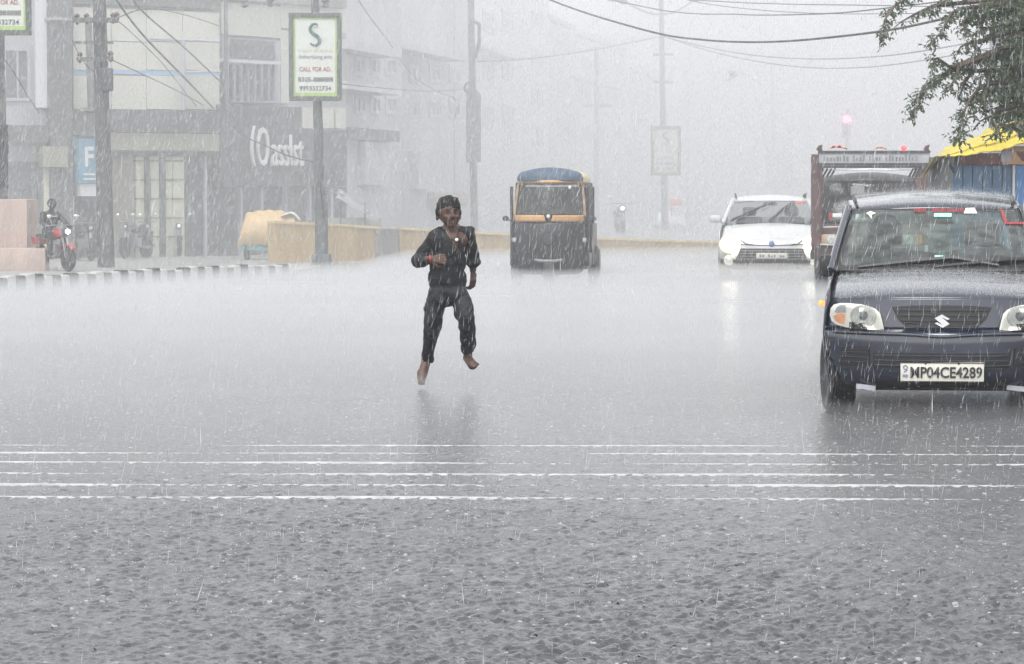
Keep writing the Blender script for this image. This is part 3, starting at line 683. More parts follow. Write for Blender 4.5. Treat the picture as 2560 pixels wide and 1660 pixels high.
m.build('cable_bundle', M['wire'], S0)

# utility poles
U1, zu = pole_thing('utility_pole', 'thick concrete utility pole with cross arms left of the cream cladding', 'utility pole', 246, 52.5, 610, -60, 0.16, 0.12, M['conc_dark'], -0.1)
c = U1.location
def loc(x, y, d, r): return D(x, y, d) - r.location
m = MB(); a, b = loc(168, 51, 52.2, U1), loc(272, 47, 52.2, U1); m.box(a.x, b.x, -0.28, -0.19, b.z - 0.04, b.z + 0.05); m.build('crossarm', M['pole'], U1)
m = MB(); a, b = loc(172, 101, 52.2, U1), loc(262, 99, 52.2, U1); m.box(a.x, b.x, -0.26, -0.2, b.z - 0.02, b.z + 0.03); m.build('crossarm', M['pole'], U1)
m = MB(); a, b = loc(178, 141, 52.2, U1), loc(262, 138, 52.2, U1); m.box(a.x, b.x, -0.28, -0.19, b.z - 0.03, b.z + 0.04); m.build('crossarm', M['pole'], U1)
for (x, y) in ((178, 44), (200, 43), (262, 42), (270, 40), (184, 133), (256, 131)):
    q = loc(x, y, 52.2, U1); m = MB(); m.lathe([(-0.1, 0.02), (-0.02, 0.05), (0.02, 0.035), (0.06, 0.06), (0.1, 0.02)], (q.x, -0.23, q.z), 'Z', 10); m.build('insulator', M['rust'], U1)
m = MB(); a, b = loc(234, 212, 52.3, U1), loc(262, 158, 52.3, U1); m.box(a.x, b.x, -0.3, -0.1, a.z, b.z, bev=0.03); m.build('fuse_box', M['fascia'], U1)
U1b = thing('roof_mast', 'thin mast rising beside the thick pole, in front of the cladding', 'mast', D(213, 250, 59.2)); m = MB(); q = D(205, 40, 59.2) - U1b.location; m.tube([(0, 0, 0), q / 2, q], [.085, .08, .07], 10); m.build('pole', M['pole'], U1b)
m = MB(); m.box(-.2, .2, -.2, .9, -.08, 0); m.build('base', M['conc_dark'], U1b)
U2, _ = pole_thing('utility_pole', 'utility pole with a long grey box, right of the running person', 'utility pole', 1103, 74, 600, -60, 0.1, 0.085, M['conc_dark'], -0.1)
m = MB(); a, b = loc(1084, 378, 74, U2), loc(1118, 222, 74, U2); H = b.z - a.z
m.prism([(a.x, a.z), (b.x, a.z), (b.x, b.z), (a.x + (b.x - a.x) * 0.6, b.z + H * 0.11), (a.x, b.z + H * 0.08)], -0.5, -0.17); m.build('junction_box', M['conc_dark'], U2, smooth=False)
m = MB(); a = loc(1100, 50, 74, U2); e = loc(1114, 100, 74, U2); m.tube([(a.x, -0.1, a.z), (e.x, -0.2, (a.z + e.z) / 2 + 0.2), (e.x, -0.2, e.z), (a.x + 0.05, -0.15, e.z - 0.4)], 0.05, 6); m.build('cable_loop', M['wire'], U2)
m = MB(); e = loc(1092, 205, 74, U2); m.tube([(e.x + 0.14 * math.cos(k), -0.2, e.z + 0.14 * math.sin(k)) for k in np.linspace(0, 6.28, 14)], 0.03, 6); m.build('bracket', M['wire'], U2)
U3, _ = pole_thing('utility_pole', 'faint utility pole with one crosspiece behind the auto rickshaw', 'utility pole', 1386, 118, 560, 110, 0.13, 0.1, M['conc_dark'])
m = MB(); a, b = loc(1352, 246, 118, U3), loc(1424, 242, 118, U3); m.box(a.x, b.x, -0.2, -0.12, a.z - 0.05, a.z + 0.05); m.build('crossarm', M['pole'], U3)
m = MB(); m.tube([(-0.3, -0.15, D(0, 330, 118).z), (0, -0.15, D(0, 290, 118).z)], 0.06); m.build('stay', M['pale_wall'], U3)
U4, _ = pole_thing('utility_pole', 'very faint thin pole standing far right of the red signal', 'utility pole', 2066, 190, 560, 60, 0.2, 0.14, M['hazed_steel'])
U5, _ = pole_thing('utility_pole', 'very faint pole standing just right of the second street lamp', 'utility pole', 1598, 160, 560, 190, 0.16, 0.12, M['hazed_steel'])

# traffic signals
T1, zt = pole_thing('traffic_signal', 'unlit traffic signal on a pole behind the running person', 'traffic signal', 1050, 82, 600, -30, 0.1, 0.08, M['pole'])
a, b = loc(1017, 340, 82, T1), loc(1034, 278, 82, T1)
m = MB(); m.box(a.x, b.x, -0.35, -0.1, a.z, b.z, bev=0.04); hd = m.build('signal_head', M['board_frame'], T1)
for k, mm in enumerate(('rust', 'olive', 'van_green')):
    m = MB(); m.lathe([(-0.1, 0.12), (0.02, 0.16), (0.05, 0.12)], ((a.x + b.x) / 2, -0.36, b.z - (b.z - a.z) * (0.2 + 0.3 * k)), 'Y', 14); m.build('signal_lamp', M[mm], hd)
m = MB(); e = loc(1036, 252, 82, T1); m.tube([(e.x + 0.34 * math.cos(k), -0.2, e.z + 0.4 * math.sin(k)) for k in np.linspace(0, 6.28, 18)], 0.04, 6); m.build('bracket', M['pole'], T1)
T2, zt = pole_thing('traffic_signal', 'traffic signal glowing red above the truck', 'traffic signal', 1968, 112, 560, 255, 0.075, 0.07, M['hazed_steel'])
q = loc(1966, 277, 112, T2)
m = MB(); m.box(q.x - 0.17, q.x + 0.17, -0.3, -0.09, q.z - 0.75, q.z + 0.22, bev=0.03); hd = m.build('signal_head', M['hazed_steel'], T2)
m = MB(); m.ell((q.x, -0.32, q.z), (0.15, 0.07, 0.15), 18, 10); m.build('lit_lamp', M['redlit'], hd)
for k in (1, 2):
    m = MB(); m.ell((q.x, -0.3, q.z - 0.27 * k), (0.1, 0.04, 0.1), 14, 8); m.build('unlit_lamp', M['grille_black'], hd)

# ------------------------------------------------------------------ cables
def cable(label, pts, d0, d1, r=0.012):
    m = MB(); P3 = []
    for i, (x, y) in enumerate(pts):
        t = i / (len(pts) - 1); P3.append(D(x, y, d0 + (d1 - d0) * t))
    # smooth the run
    Q = []
    for i in range(len(P3) - 1):
        p0, p1, p2, p3 = P3[max(i - 1, 0)], P3[i], P3[i + 1], P3[min(i + 2, len(P3) - 1)]
        for s in np.linspace(0, 1, 7)[:-1]:
            Q.append(0.5 * ((2 * p1) + (p2 - p0) * s + (2 * p0 - 5 * p1 + 4 * p2 - p3) * s * s + (3 * p1 - p0 - 3 * p2 + p3) * s ** 3))
    Q.append(P3[-1]); o = Q[0].copy()
    m.tube([q - o for q in Q], r, 6); tag(m.build('overhead_cable', M['wire'], loc=o), label, 'cable', 'overhead cables in the rain')
cable('thick cable sagging across the sky from top centre into the tree', [(1240, -18), (1300, 8), (1400, 42), (1540, 80), (1640, 93), (1720, 97.5), (1800, 97), (1900, 90), (2060, 71), (2200, 42), (2420, -10)], 60, 34, 0.018)
cable('middle cable from the second lamp sagging towards the tree', [(1542, 84), (1600, 100), (1700, 121), (1800, 133), (1900, 137), (2000, 134), (2100, 125), (2250, 100), (2420, 62)], 91, 60, 0.018)
cable('lowest of the cables sagging from the second lamp to the tree', [(1544, 85), (1620, 110), (1700, 131), (1800, 149), (1900, 158), (2000, 157), (2100, 147), (2250, 122), (2420, 86)], 91, 62, 0.016)
cable('cable dropping left from the second lamp towards the boxed pole', [(1541, 84), (1480, 96), (1400, 112), (1300, 128), (1200, 139), (1110, 143)], 91, 74, 0.016)
cable('wavy cable just above the second lamp arms', [(1380, -6), (1440, 4), (1540, 24), (1620, 32), (1700, 33), (1760, 35), (1850, 34), (1950, 30), (2050, 20), (2200, 2)], 70, 50, 0.014)
cable('uppermost cable near the top edge right of the lamp', [(1500, -8), (1700, 5), (1850, 10), (2000, 12), (2150, 15), (2420, 20)], 66, 52, 0.012)
cable('faint cable crossing between the two topmost sky cables', [(1560, -10), (1650, 10), (1800, 26), (1950, 32), (2150, 31), (2420, 26)], 66, 52, 0.009)
cable('bold cable sloping down over the cream cladding from top left', [(255, -25), (290, 28), (340, 90), (420, 172), (498, 253)], 52.5, 62, 0.022)
cable('bold cable sloping down right of the other over the cladding', [(300, -15), (335, 30), (430, 112), (540, 214), (612, 262)], 52.5, 66, 0.017)
cable('thin cable running from the thick pole down across the cladding', [(262, 140), (300, 158), (400, 205), (480, 248)], 52.2, 62, 0.01)
cable('thin cable from the pole top falling along the cladding', [(272, 47), (310, 80), (380, 150), (430, 214), (460, 250)], 52.2, 62, 0.009)
cable('slack cable from the pole top running right over the cladding edge', [(272, 42), (340, 20), (420, 32), (510, 60)], 52.2, 62, 0.011)
cable('dark slack cable hanging in front of the white letters', [(500, 250), (560, 310), (620, 340), (670, 362), (735, 378)], 63, 54.5, 0.014)
cable('thin cable from the top falling right of the nearest board', [(820, -20), (860, 40), (900, 92), (970, 185), (1070, 235)], 60, 80, 0.013)
cable('thin cable from the top left falling behind the leftmost column', [(8, 135), (30, 165), (60, 215), (90, 262)], 51, 57, 0.01)
cable('faint cable between the nearest board and the boxed pole', [(795, 195), (880, 204), (1000, 212), (1096, 205)], 55, 74, 0.01)
cable('tangled loop of cable between the twin poles', [(168, 92), (185, 130), (205, 155), (228, 175), (240, 190)], 53, 52.4, 0.012)
for i, (x, y, d) in enumerate(((568, 8, 60), (628, 6, 60), (757, 8, 58))):
    p = D(x, y, d); b = MB(); b.lathe([(-0.09, 0.03), (-0.05, 0.09), (0.0, 0.05), (0.05, 0.1), (0.1, 0.03)], (0, 0, 0), 'Z', 10); b.tube([(0, 0, 0.1), (0.0, 0, 0.7)], 0.02, 6)
    tag(b.build('cable_insulator', M['fascia'], loc=p), ['dark insulator hanging at the top left of the nearest board', 'dark insulator hanging at the top between the cladding and the board', 'dark insulator at the top just right of the lamp pole'][i], 'insulator', 'insulators hanging at the top edge')
# a bird in the rain
p = D(1703, 180, 105); bd = thing('bird', 'small dark bird flying in the rain over the white car', 'bird', p, R(20)); bd.scale = (1.35,) * 3
m = MB(); m.tube([(-0.16, 0, -0.08), (-0.08, 0, -0.04), (0, 0, 0), (0.07, 0, 0.05), (0.12, 0, 0.06), (0.16, 0, 0.05)], [0.015, 0.03, 0.05, 0.045, 0.035, 0.006], 10); m.build('body', M['fascia'], bd)
for s in (-1, 1):
    m = MB(); m.prism([(-0.08, 0), (0.07, 0.0), (0.03, 0.16), (-0.09, 0.2)], 0.02 * s, 0.035 * s, lambda x, z, s=s: s * z * 0.5); m.build('wing', M['fascia'], bd)

# ------------------------------------------------------------------ kiosk, boards and tree at right
dk = 30.0; o = D(2450, 500, dk); kx = o.x
kio = thing('kiosk', 'blue metal kiosk with maroon fascia under a yellow tarpaulin', 'kiosk', (kx, dk, 0))
def kl(x, y, d=dk): q = D(x, y, d); return q.x - kx, q.z
xa, _ = kl(2214, 400); xb, _ = kl(2352, 400); xc, _ = kl(2620, 400)
_, zt = kl(2300, 383); 
n = 6
for i in range(n):      # corrugated front sheets
    u0 = xa + (xb - xa) * i / n; u1 = xa + (xb - xa) * (i + 1) / n
    m = MB(); m.box(u0 + 0.004, u1 - 0.004, -0.02 + 0.012 * (i % 2), 0.03, 0.05, zt - 0.002, bev=0.006); m.build('panel', M['blue_sheet'], kio)
m = MB(); m.box(xb + 0.004, xb + 0.03, -0.03, 0.04, 0, zt); m.build('corner_post', M['pale_wall'], kio)
m = MB(); m.box(xb + 0.034, xc, -0.05, 0.04, 0.05, zt, bev=0.008); m.build('panel', M['blue_bright'], kio)
m = MB(); m.box(xa + 0.01, xc, 0.045, 1.8, 0, zt + 0.1); m.build('cabin', M['conc_dark'], kio, smooth=False)
xm, _ = kl(2325, 400); zf = kl(0, 352)[1]
m = MB(); m.box(xa + 0.06, xm, -0.07, 0.02, zt + 0.003, kl(0, 356)[1], bev=0.006); m.build('fascia', M['maroon'], kio)
m = MB(); m.box(xm + 0.004, xc, -0.08, 0.02, zt + 0.003, kl(0, 340)[1], bev=0.006); yf = m.build('fascia', M['ricky_yellow'], kio)
m = MB(); m.prism([(kl(2360, 0)[0], kl(0, 352)[1]), (kl(2392, 0)[0], kl(0, 352)[1]), (kl(2392, 0)[0], kl(0, 376)[1]), (kl(2375, 0)[0], kl(0, 374)[1])], -0.09, -0.081); m.build('emblem', M['maroon'], yf)
m = MB(); m.prism([(kl(2326, 0)[0], kl(0, 352)[1]), (kl(2350, 0)[0], kl(0, 350)[1]), (kl(2350, 0)[0], kl(0, 376)[1]), (kl(2326, 0)[0], kl(0, 376)[1])], -0.088, -0.081); m.build('notice', M['lilac'], yf)
tp = thing('tarpaulin', 'bright yellow tarpaulin drooping over the kiosk roof', 'tarpaulin', (kx, dk, zt))
up = [(2190, 362), (2215, 342), (2260, 322), (2310, 302), (2350, 285), (2380, 268), (2440, 240), (2560, 190)]
lo = [(2191, 366), (2222, 361), (2260, 357), (2300, 352), (2330, 346), (2380, 329), (2440, 306), (2560, 270)]
def tarp(u, v):
    k = min(int(u * 7), 6); f = u * 7 - k
    U = [kl(*up[k])[0] * (1 - f) + kl(*up[k + 1])[0] * f, kl(*up[k])[1] * (1 - f) + kl(*up[k + 1])[1] * f]
    Lw = [kl(*lo[k])[0] * (1 - f) + kl(*lo[k + 1])[0] * f, kl(*lo[k])[1] * (1 - f) + kl(*lo[k + 1])[1] * f]
    s = min(v, 1.0); x = Lw[0] * (1 - s) + U[0] * s; z = Lw[1] * (1 - s) + U[1] * s
    fold = 0.02 * math.sin(u * 23 + v * 3) + 0.012 * math.sin(u * 61)
    z += 0.05 * math.exp(-((v - 0.42) / 0.1) ** 2) * (0.4 + u) * 0.5
    if v > 1: return (x, 0.55 + (v - 1) * 1.8, z - zt - (v - 1) * 0.35 + fold)
    return (x, -0.32 + 0.85 * s ** 1.5 + fold - 0.12 * math.exp(-((v - 0.42) / 0.12) ** 2), z - zt + fold * 0.3)
m = MB(); m.grid(tarp, 56, 22, 0, 1, 0, 1.6); m.build('sheet', M['yellow_tarp'], tp, solid=-0.012)
m = MB(); a = kl(2193, 362); m.tube([(a[0], -0.33, a[1] - zt), (kl(2205, 382)[0], -0.1, kl(0, 384)[1] - zt), (kl(2216, 395)[0], -0.05, kl(0, 400)[1] - zt)], 0.018); m.build('tie_rope', M['wire'], tp)
p = D(2186, 500, 40); ob = thing('roadside_board', 'tan board with a faded red line between truck and kiosk', 'board', (p.x, 40, 0))
a, b = D(2158, 450, 40), D(2216, 394, 40)
m = MB(); m.box(a.x - p.x, b.x - p.x, -0.05, 0.05, a.z - 0.6, b.z, bev=0.02); m.build('panel', M['truck_tan'], ob)
m = MB(); m.box(a.x - p.x + 0.02, b.x - p.x - 0.02, -0.065, -0.052, D(0, 432, 40).z, D(0, 425, 40).z); m.build('stripe', M['redink'], ob, smooth=False)
m = MB(); m.box(a.x - p.x + 0.02, b.x - p.x - 0.02, -0.062, -0.052, D(0, 450, 40).z, D(0, 436, 40).z); m.build('notice', M['pale_wall'], ob, smooth=False)
m = MB(); m.box(-0.15, -0.05, -0.04, 0.04, 0, a.z - 0.6); m.box(0.1, 0.2, -0.04, 0.04, 0, a.z - 0.6); m.build('post', M['pole'], ob)
# grey building behind the tree
FK = Facade('roadside_building', 'grey building half hidden behind the tree foliage', 2296, 44, 2620, 40, 62, M['grey_wall'], 6)
FK.box('parapet', M['pale_wall'], 2297, 58, 2619, 70, 0.15); FK.window(2330, 120, 2372, 200, M['lilac'], M['pane'], 1)
FK.box('drain_pipe', M['pale_wall'], 2308, 240, 2312, 320, 0.2)

# the tree reaching in from the right
td = 24.0
def leaf_mat():
    m = bpy.data.materials.new('wet leaf'); m.use_nodes = True; t = m.node_tree; b = t.nodes['Principled BSDF']
    tc = t.nodes.new('ShaderNodeTexCoord'); no = t.nodes.new('ShaderNodeTexNoise'); no.inputs['Scale'].default_value = 5; no.inputs['Detail'].default_value = 6
    t.links.new(tc.outputs['Object'], no.inputs['Vector'])
    cr = t.nodes.new('ShaderNodeValToRGB'); e = cr.color_ramp.elements
    e[0].position = 0.3; e[0].color = (0.036, 0.062, 0.038, 1); e[1].position = 0.72; e[1].color = (0.11, 0.15, 0.08, 1)
    t.links.new(no.outputs['Fac'], cr.inputs[0]); t.links.new(cr.outputs[0], b.inputs['Base Color']); b.inputs['Roughness'].default_value = 0.38
    tl = t.nodes.new('ShaderNodeBsdfTranslucent'); t.links.new(cr.outputs[0], tl.inputs[0]); mx = t.nodes.new('ShaderNodeMixShader'); mx.inputs[0].default_value = 0.3
    o = t.nodes['Material Output']; t.links.new(b.outputs[0], mx.inputs[1]); t.links.new(tl.outputs[0], mx.inputs[2]); t.links.new(mx.outputs[0], o.inputs['Surface'])
    return m
M['leaf'] = leaf_mat()
tx = 5.9; tree = thing('roadside_tree', 'leafy tree with drooping feathery branches reaching in at top right', 'tree', (tx, td + 0.5, 0))
to = Vector((tx, td + 0.5, 0))
m = MB(); m.tube([(0, 0, 0), (0.05, 0.02, 0.8), (-0.05, 0, 1.7), (-0.15, 0, 2.6), (-0.3, -0.1, 3.6)], [0.2, 0.15, 0.13, 0.11, 0.07], 12); m.build('trunk', M['bark'], tree)
def tpx(x, y, dd=0.0): return D((2160 + x * 0.2334) / K, y * 0.2334 / K, td + dd)
hub = [Vector((tx - 0.12, td + 0.5, 2.5)), Vector((tx - 0.25, td + 0.45, 3.2)), Vector((tx - 0.3, td + 0.4, 3.6))]
tw = [   # twigs traced on a crop of the photograph, each with its own depth
 ([(900, -260), (600, -120), (420, 0), (330, 60), (250, 150), (215, 250), (175, 350), (205, 400)], -0.3, 1.0),
 ([(1300, -150), (1050, -60), (880, 0), (750, 80), (660, 120), (615, 165)], 0.1, 0.8),
 ([(760, 60), (620, 120), (540, 155), (390, 240), (320, 300)], 0.1, 0.15),
 ([(1600, 40), (1250, 60), (1050, 90), (930, 140), (890, 230), (840, 320), (770, 410), (715, 480)], -0.4, 1.2),
 ([(1250, 50), (1120, 160), (1060, 260), (1100, 330), (1160, 400), (1210, 440)], -0.1, 1.1),
 ([(1650, 60), (1480, 120), (1360, 190), (1240, 180), (1100, 130)], 0.3, 1.3),
 ([(1650, 250), (1500, 280), (1330, 300), (1230, 290), (1280, 370)], 0.2, 0.8),
 ([(1250, 440), (1110, 465), (1040, 500), (1000, 550)], 0.0, 0.5),
 ([(1700, 520), (1500, 570), (1340, 610), (1200, 660), (1060, 700), (950, 725), (860, 790), (760, 850), (650, 905), (600, 1000), (560, 1110), (510, 1250)], -0.5, 1.5),
 ([(930, 725), (860, 680), (790, 625), (720, 640), (690, 690)], -0.4, 0.7),
 ([(1010, 720), (1000, 820), (940, 900), (900, 950)], -0.3, 1.0),
 ([(1714, 800), (1500, 860), (1330, 900), (1220, 960), (1140, 1060), (1090, 1150), (1060, 1260), (1040, 1360), (1010, 1470), (1000, 1520)], -0.6, 1.35),
 ([(1330, 900), (1300, 1020), (1260, 1110), (1220, 1200)], -0.2, 1.0),
 ([(1210, 640), (1170, 590), (1160, 570)], 0, 0.7),
 ([(1180, 760), (1080, 870), (1050, 960), (1010, 1040)], 0.2, 0.8),
 ([(1740, 1180), (1600, 1200), (1480, 1230), (1340, 1250), (1240, 1300), (1150, 1200)], 0.3, 0.35),
 ([(1740, 1300), (1560, 1340), (1470, 1360), (1400, 1420), (1370, 1440)], -0.8, 0.9),
 ([(1680, 1330), (1640, 1360), (1700, 1400)], -0.8, 0.8), ([(1420, 1190), (1370, 1280), (1410, 1340)], -0.3, 0.6)]
for k in range(26):      # the thick of the crown
    y = -250 + k * 62; x0 = 1330 + 130 * math.sin(k * 1.9) + (120 if 250 < y < 520 else 0) + max(0, (y - 950) * 0.55)
    tw.append(([(2050, y - 60 + 30 * math.sin(k)), (1800, y - 20), (1640, y + 20 * math.cos(k * 2)), (x0 + 130, y + 30), (x0, y + 70)], 0.5 * math.sin(k * 2.4) + 0.15, 1.25))
for k in range(14):
    y = -150 + k * 105; tw.append(([(2400, y - 80), (2150, y - 30), (1900, y + 10), (1740, y + 60), (1640, y + 110)], 0.6 * math.cos(k * 1.7), 1.3))
lv, lf = [], []; bm_ = MB()
def add_leaf(p, dr, up_, L, W):
    sd = dr.cross(up_).normalized() * W; n0 = len(lv); bend = up_ * (-0.18 * L)
    lv.extend([p, p + dr * L * 0.45 + sd + bend * 0.3, p + dr * L + bend, p + dr * L * 0.45 - sd + bend * 0.3, p + dr * L * 0.5 + up_ * W * 0.4])
    lf.extend([(n0, n0 + 1, n0 + 4), (n0 + 1, n0 + 2, n0 + 4), (n0 + 2, n0 + 3, n0 + 4), (n0 + 3, n0, n0 + 4)])
rl = random.Random(5)
for (pts, dd, dens) in tw:
    pp = [tpx(x, y, dd + 0.12 * i) for i, (x, y) in enumerate(reversed(pts))]; pp.reverse()
    pp = [q - to for q in pp]
    h = min(hub, key=lambda q: (q - to - pp[0]).length) - to
    bm_.tube([h] + pp, [0.03] + [max(0.003, 0.02 * (1 - i / (len(pp) - 0.5))) for i in range(len(pp))], 6)
    for i in range(len(pp) - 1):
        seg = pp[i + 1] - pp[i]; n = max(2, int(seg.length * 50 * dens))
        for k in range(n):
            b = pp[i] + seg * ((k + rl.random()) / n)
            sd = Vector((rl.uniform(-1, 1), rl.uniform(-1, 1), rl.uniform(-1.1, 0.35))).normalized()
            ln = rl.uniform(0.05, 0.13) * (1.25 if dens > 1.2 else 1)
            e = b + sd * ln
            for q in range(rl.randint(5, 8)):   # leaflets along a little stalk
                t = (q + 0.6) / 7.5; pos = b.lerp(e, min(t, 1)); sg = 1 if q % 2 else -1
                lat = sd.cross(Vector((rl.uniform(-1, 1), rl.uniform(-1, 1), rl.uniform(-1, 1)))).normalized()
                dr = (sd * 0.75 + lat * sg * 0.8 + Vector((0, 0, -0.45))).normalized()
                upv = dr.cross(Vector((rl.uniform(-1, 1), rl.uniform(-1, 1), 0.2))).normalized()
                add_leaf(pos, dr, upv, rl.uniform(0.032, 0.056), rl.uniform(0.0065, 0.0115))
bm_.build('limbs', M['bark'], tree)
me = bpy.data.meshes.new('crown'); me.from_pydata([tuple(v) for v in lv], [], lf); me.update(); me.materials.append(M['leaf'])
co = bpy.data.objects.new('crown', me); COL.objects.link(co); co.parent = tree; co['kind'] = 'stuff'
print('leaf tris', len(lf))

# ================================================================== VEHICLES
def shell(mb, rows, nu=24, p=2.6, umax=1.0):
    """rows: (y, z, half width, corner set-back, crown drop)"""
    def fn(u, v):
        k = v * (len(rows) - 1); i = min(int(k + 1e-9), len(rows) - 2); f = k - i
        y, z, hw, c, e = [rows[i][j] * (1 - f) + rows[i + 1][j] * f for j in range(5)]
        a = abs(u); return (u * hw, y + c * a ** p, z - e * u * u)
    return mb.grid(fn, nu, (len(rows) - 1) * 2, -umax, umax)
def row_y(rows, x, z, p=2.6):     # depth of the shell's surface at x,z
    for i in range(len(rows) - 1):
        z0, z1 = rows[i][1], rows[i + 1][1]
        if z0 <= z <= z1 and z1 > z0:
            f = (z - z0) / (z1 - z0); y, _, hw, c, e = [rows[i][j] * (1 - f) + rows[i + 1][j] * f for j in range(5)]
            return y + c * min(1.1, abs(x / hw)) ** p
    return rows[-1][0]
def wheel(parent, x, y, r, wd, turn=0.0, name='wheel', side=1):
    w_ = thing(name, None, None, (x, y, r)); w_.parent = parent; w_.rotation_euler = (0, 0, turn)
    h = wd / 2; m = MB(); m.lathe([(-h * 0.8, r * 0.62), (-h, r * 0.75), (-h * 0.98, r * 0.9), (-h * 0.8, r * 0.98), (-h * 0.3, r), (h * 0.3, r), (h * 0.8, r * 0.98), (h * 0.98, r * 0.9), (h, r * 0.75), (h * 0.8, r * 0.62)], (0, 0, 0), 'X', 32)
    for k in (-0.55, -0.18, 0.18, 0.55): m.lathe([(k * h - 0.008, r * 0.99), (k * h - 0.007, r * 1.006), (k * h + 0.007, r * 1.006), (k * h + 0.008, r * 0.99)], (0, 0, 0), 'X', 32)
    m.build('tyre', M['rubber'], w_)
    m = MB(); m.lathe([(-h * 0.75, 0.02), (-h * 0.7, r * 0.3), (-h * 0.55, r * 0.62), (h * 0.55, r * 0.62), (h * 0.7, r * 0.3), (h * 0.75, 0.02)], (0, 0, 0), 'X', 20); m.build('rim', M['rim'], w_)
    return w_
def ring(mb, pts, wdt, off, thick=0.012):     # a strip running round a closed outline (list of Vector)
    n = len(pts); c = sum(pts, Vector()) / n
    vs = []
    for q in pts:
        d = (c - q); d.y = d.y; d = d.normalized() * wdt
        vs += [q + Vector((0, -off, 0)), q + d + Vector((0, -off, 0)), q + Vector((0, thick, 0)), q + d + Vector((0, thick, 0))]
    fs = []
    for i in range(n):
        a, b = i * 4, ((i + 1) % n) * 4
        fs += [(a, a + 1, b + 1, b), (a + 1, a + 3, b + 3, b + 1), (a + 2, a, b, b + 2)]
    return mb.add(vs, fs)
def windscreen_fn(y0, z0, w0, y1, z1, w1, c):
    def f(u, v):
        k = v + 0.06 * math.sin(math.pi * v)
        return Vector((u * (w0 + (w1 - w0) * v), y0 + (y1 - y0) * v + c * u * u, z0 + (z1 - z0) * k * (1 if v < 1 else 1) + (z1 - z0) * (v - k) * 0.5))
    return f
def side_panel(mb, s, ys, belt, hwf, arches, sill=0.2):
    """body side: columns along y, bottom follows the wheel arches"""
    rowsn = 7; vs = []; cols = []
    for y in ys:
        zb = sill
        for (yc, R_, zc) in arches:
            if abs(y - yc) < R_: zb = max(zb, zc + math.sqrt(R_ * R_ - (y - yc) ** 2))
        zt = belt(y); cols.append([(s * hwf(y, zb + (zt - zb) * k / rowsn), y, zb + (zt - zb) * k / rowsn) for k in range(rowsn + 1)])
    for c in cols: vs += c
    fs = []
    n = rowsn + 1
    for i in range(len(cols) - 1):
        for k in range(rowsn):
            f = (i * n + k, (i + 1) * n + k, (i + 1) * n + k + 1, i * n + k + 1); fs.append(f if s > 0 else f[::-1])
    return mb.add(vs, fs)

# ------------------------------------------------------------------ dark blue hatchback
dcar = 17.4; px = D(2190.5, 600, dcar)
car = thing('hatchback_car', 'dark blue wet hatchback with round cornered headlamps driving towards the camera', 'car', (px.x, dcar, 0), -R(7.0))
def cl(xd, yd, d=dcar):      # local x, z of a point drawn on the car's front
    q = D(xd, yd, d); return q.x - px.x, q.z
bump_rows = [(.16, .19, .52, .10, 0), (.06, .21, .585, .16, 0), (.015, .26, .63, .2, 0), (.0, .34, .67, .23, 0), (.0, .44, .70, .24, 0), (.0, .50, .715, .24, 0), (.012, .54, .72, .235, 0.0), (.05, .555, .715, .22, 0), (.075, .565, .71, .21, 0)]
face_rows = [(.075, .566, .71, .21, 0), (.085, .62, .71, .215, 0), (.098, .68, .70, .215, 0), (.108, .725, .69, .212, .0), (.114, .752, .68, .208, .012)]
hood_rows = [(.115, .756, .678, .207, .012), (.15, .778, .67, .195, .022), (.25, .81, .665, .17, .028), (.45, .85, .66, .14, .03), (.75, .888, .655, .12, .03), (.93, .9, .65, .12, .03)]
m = MB(); shell(m, bump_rows, 30); m.build('bumper', M['dark_paint'], car, solid=-0.02, subsurf=1)
m = MB(); shell(m, face_rows, 30); m.build('front_panel', M['dark_paint'], car, solid=-0.015, subsurf=1)
m = MB(); shell(m, hood_rows, 30); bon = m.build('bonnet', M['dark_paint'], car, solid=-0.015, subsurf=1)
m = MB(); m.ell((cl(2235, 0)[0], 0.8, 0.9), (0.014, 0.02, 0.008), 8, 6); m.build('washer_jet', M['black_plastic'], bon)
belt = lambda y: np.interp(y, [0.2, .35, .6, .95, 3.4], [.72, .80, .85, .885, .93])
hwf = lambda y, z: np.interp(z, [.2, .35, .55, .75, .93], [.69, .725, .738, .72, .665]) * np.interp(y, [0.2, .5, 2.9, 3.4], [.985, 1, 1, .95])
body = MB(); ys = sorted(list(np.linspace(0.26, 3.4, 60)))
for s in (-1, 1): side_panel(body, s, ys, belt, hwf, [(.66, .315, .26), (2.98, .31, .26)])
# scuttle, tail and roof
body.grid(lambda u, v: (u * .66, 3.4 + .05 * (1 - u * u), .25 + .68 * v), 10, 6)
roof_rows = [(1.80, 1.30, .555, .12, .028), (1.86, 1.335, .56, .11, .035), (2.05, 1.375, .575, .08, .045), (2.4, 1.405, .585, .04, .055), (2.8, 1.405, .585, .02, .06), (3.15, 1.37, .57, 0, .06), (3.3, 1.33, .555, 0, .06)]
body.build('body', M['dark_paint'], car, solid=-0.012)
m = MB(); shell(m, roof_rows, 24); roof = m.build('roof', M['dark_paint'], car, solid=-0.02, subsurf=1)
for s in (-1, 1): m = MB(); m.tube([(s * .53, 1.95, 1.335), (s * .545, 2.4, 1.37), (s * .54, 3.1, 1.35)], 0.012, 6); m.build('gutter', M['black_plastic'], roof)
ws = windscreen_fn(.93, .905, .655, 1.79, 1.295, .55, .12)
m = MB()
for s in (-1, 1):
    m = MB(); m.tube([ws(s * 1.02, t) + Vector((s * .022, .0, .0)) for t in np.linspace(-0.02, 1.02, 12)], [.025] * 12, 10); m.build('pillar', M['dark_paint'], car)
    m = MB(); m.tube([(s * .575, 3.28, 1.30), (s * .64, 3.36, .93)], .05, 8); m.build('pillar', M['dark_paint'], car)
m = MB(); m.grid(lambda u, v: ws(u, v), 24, 12); wsn = m.build('windscreen', M['glass_green'], car)
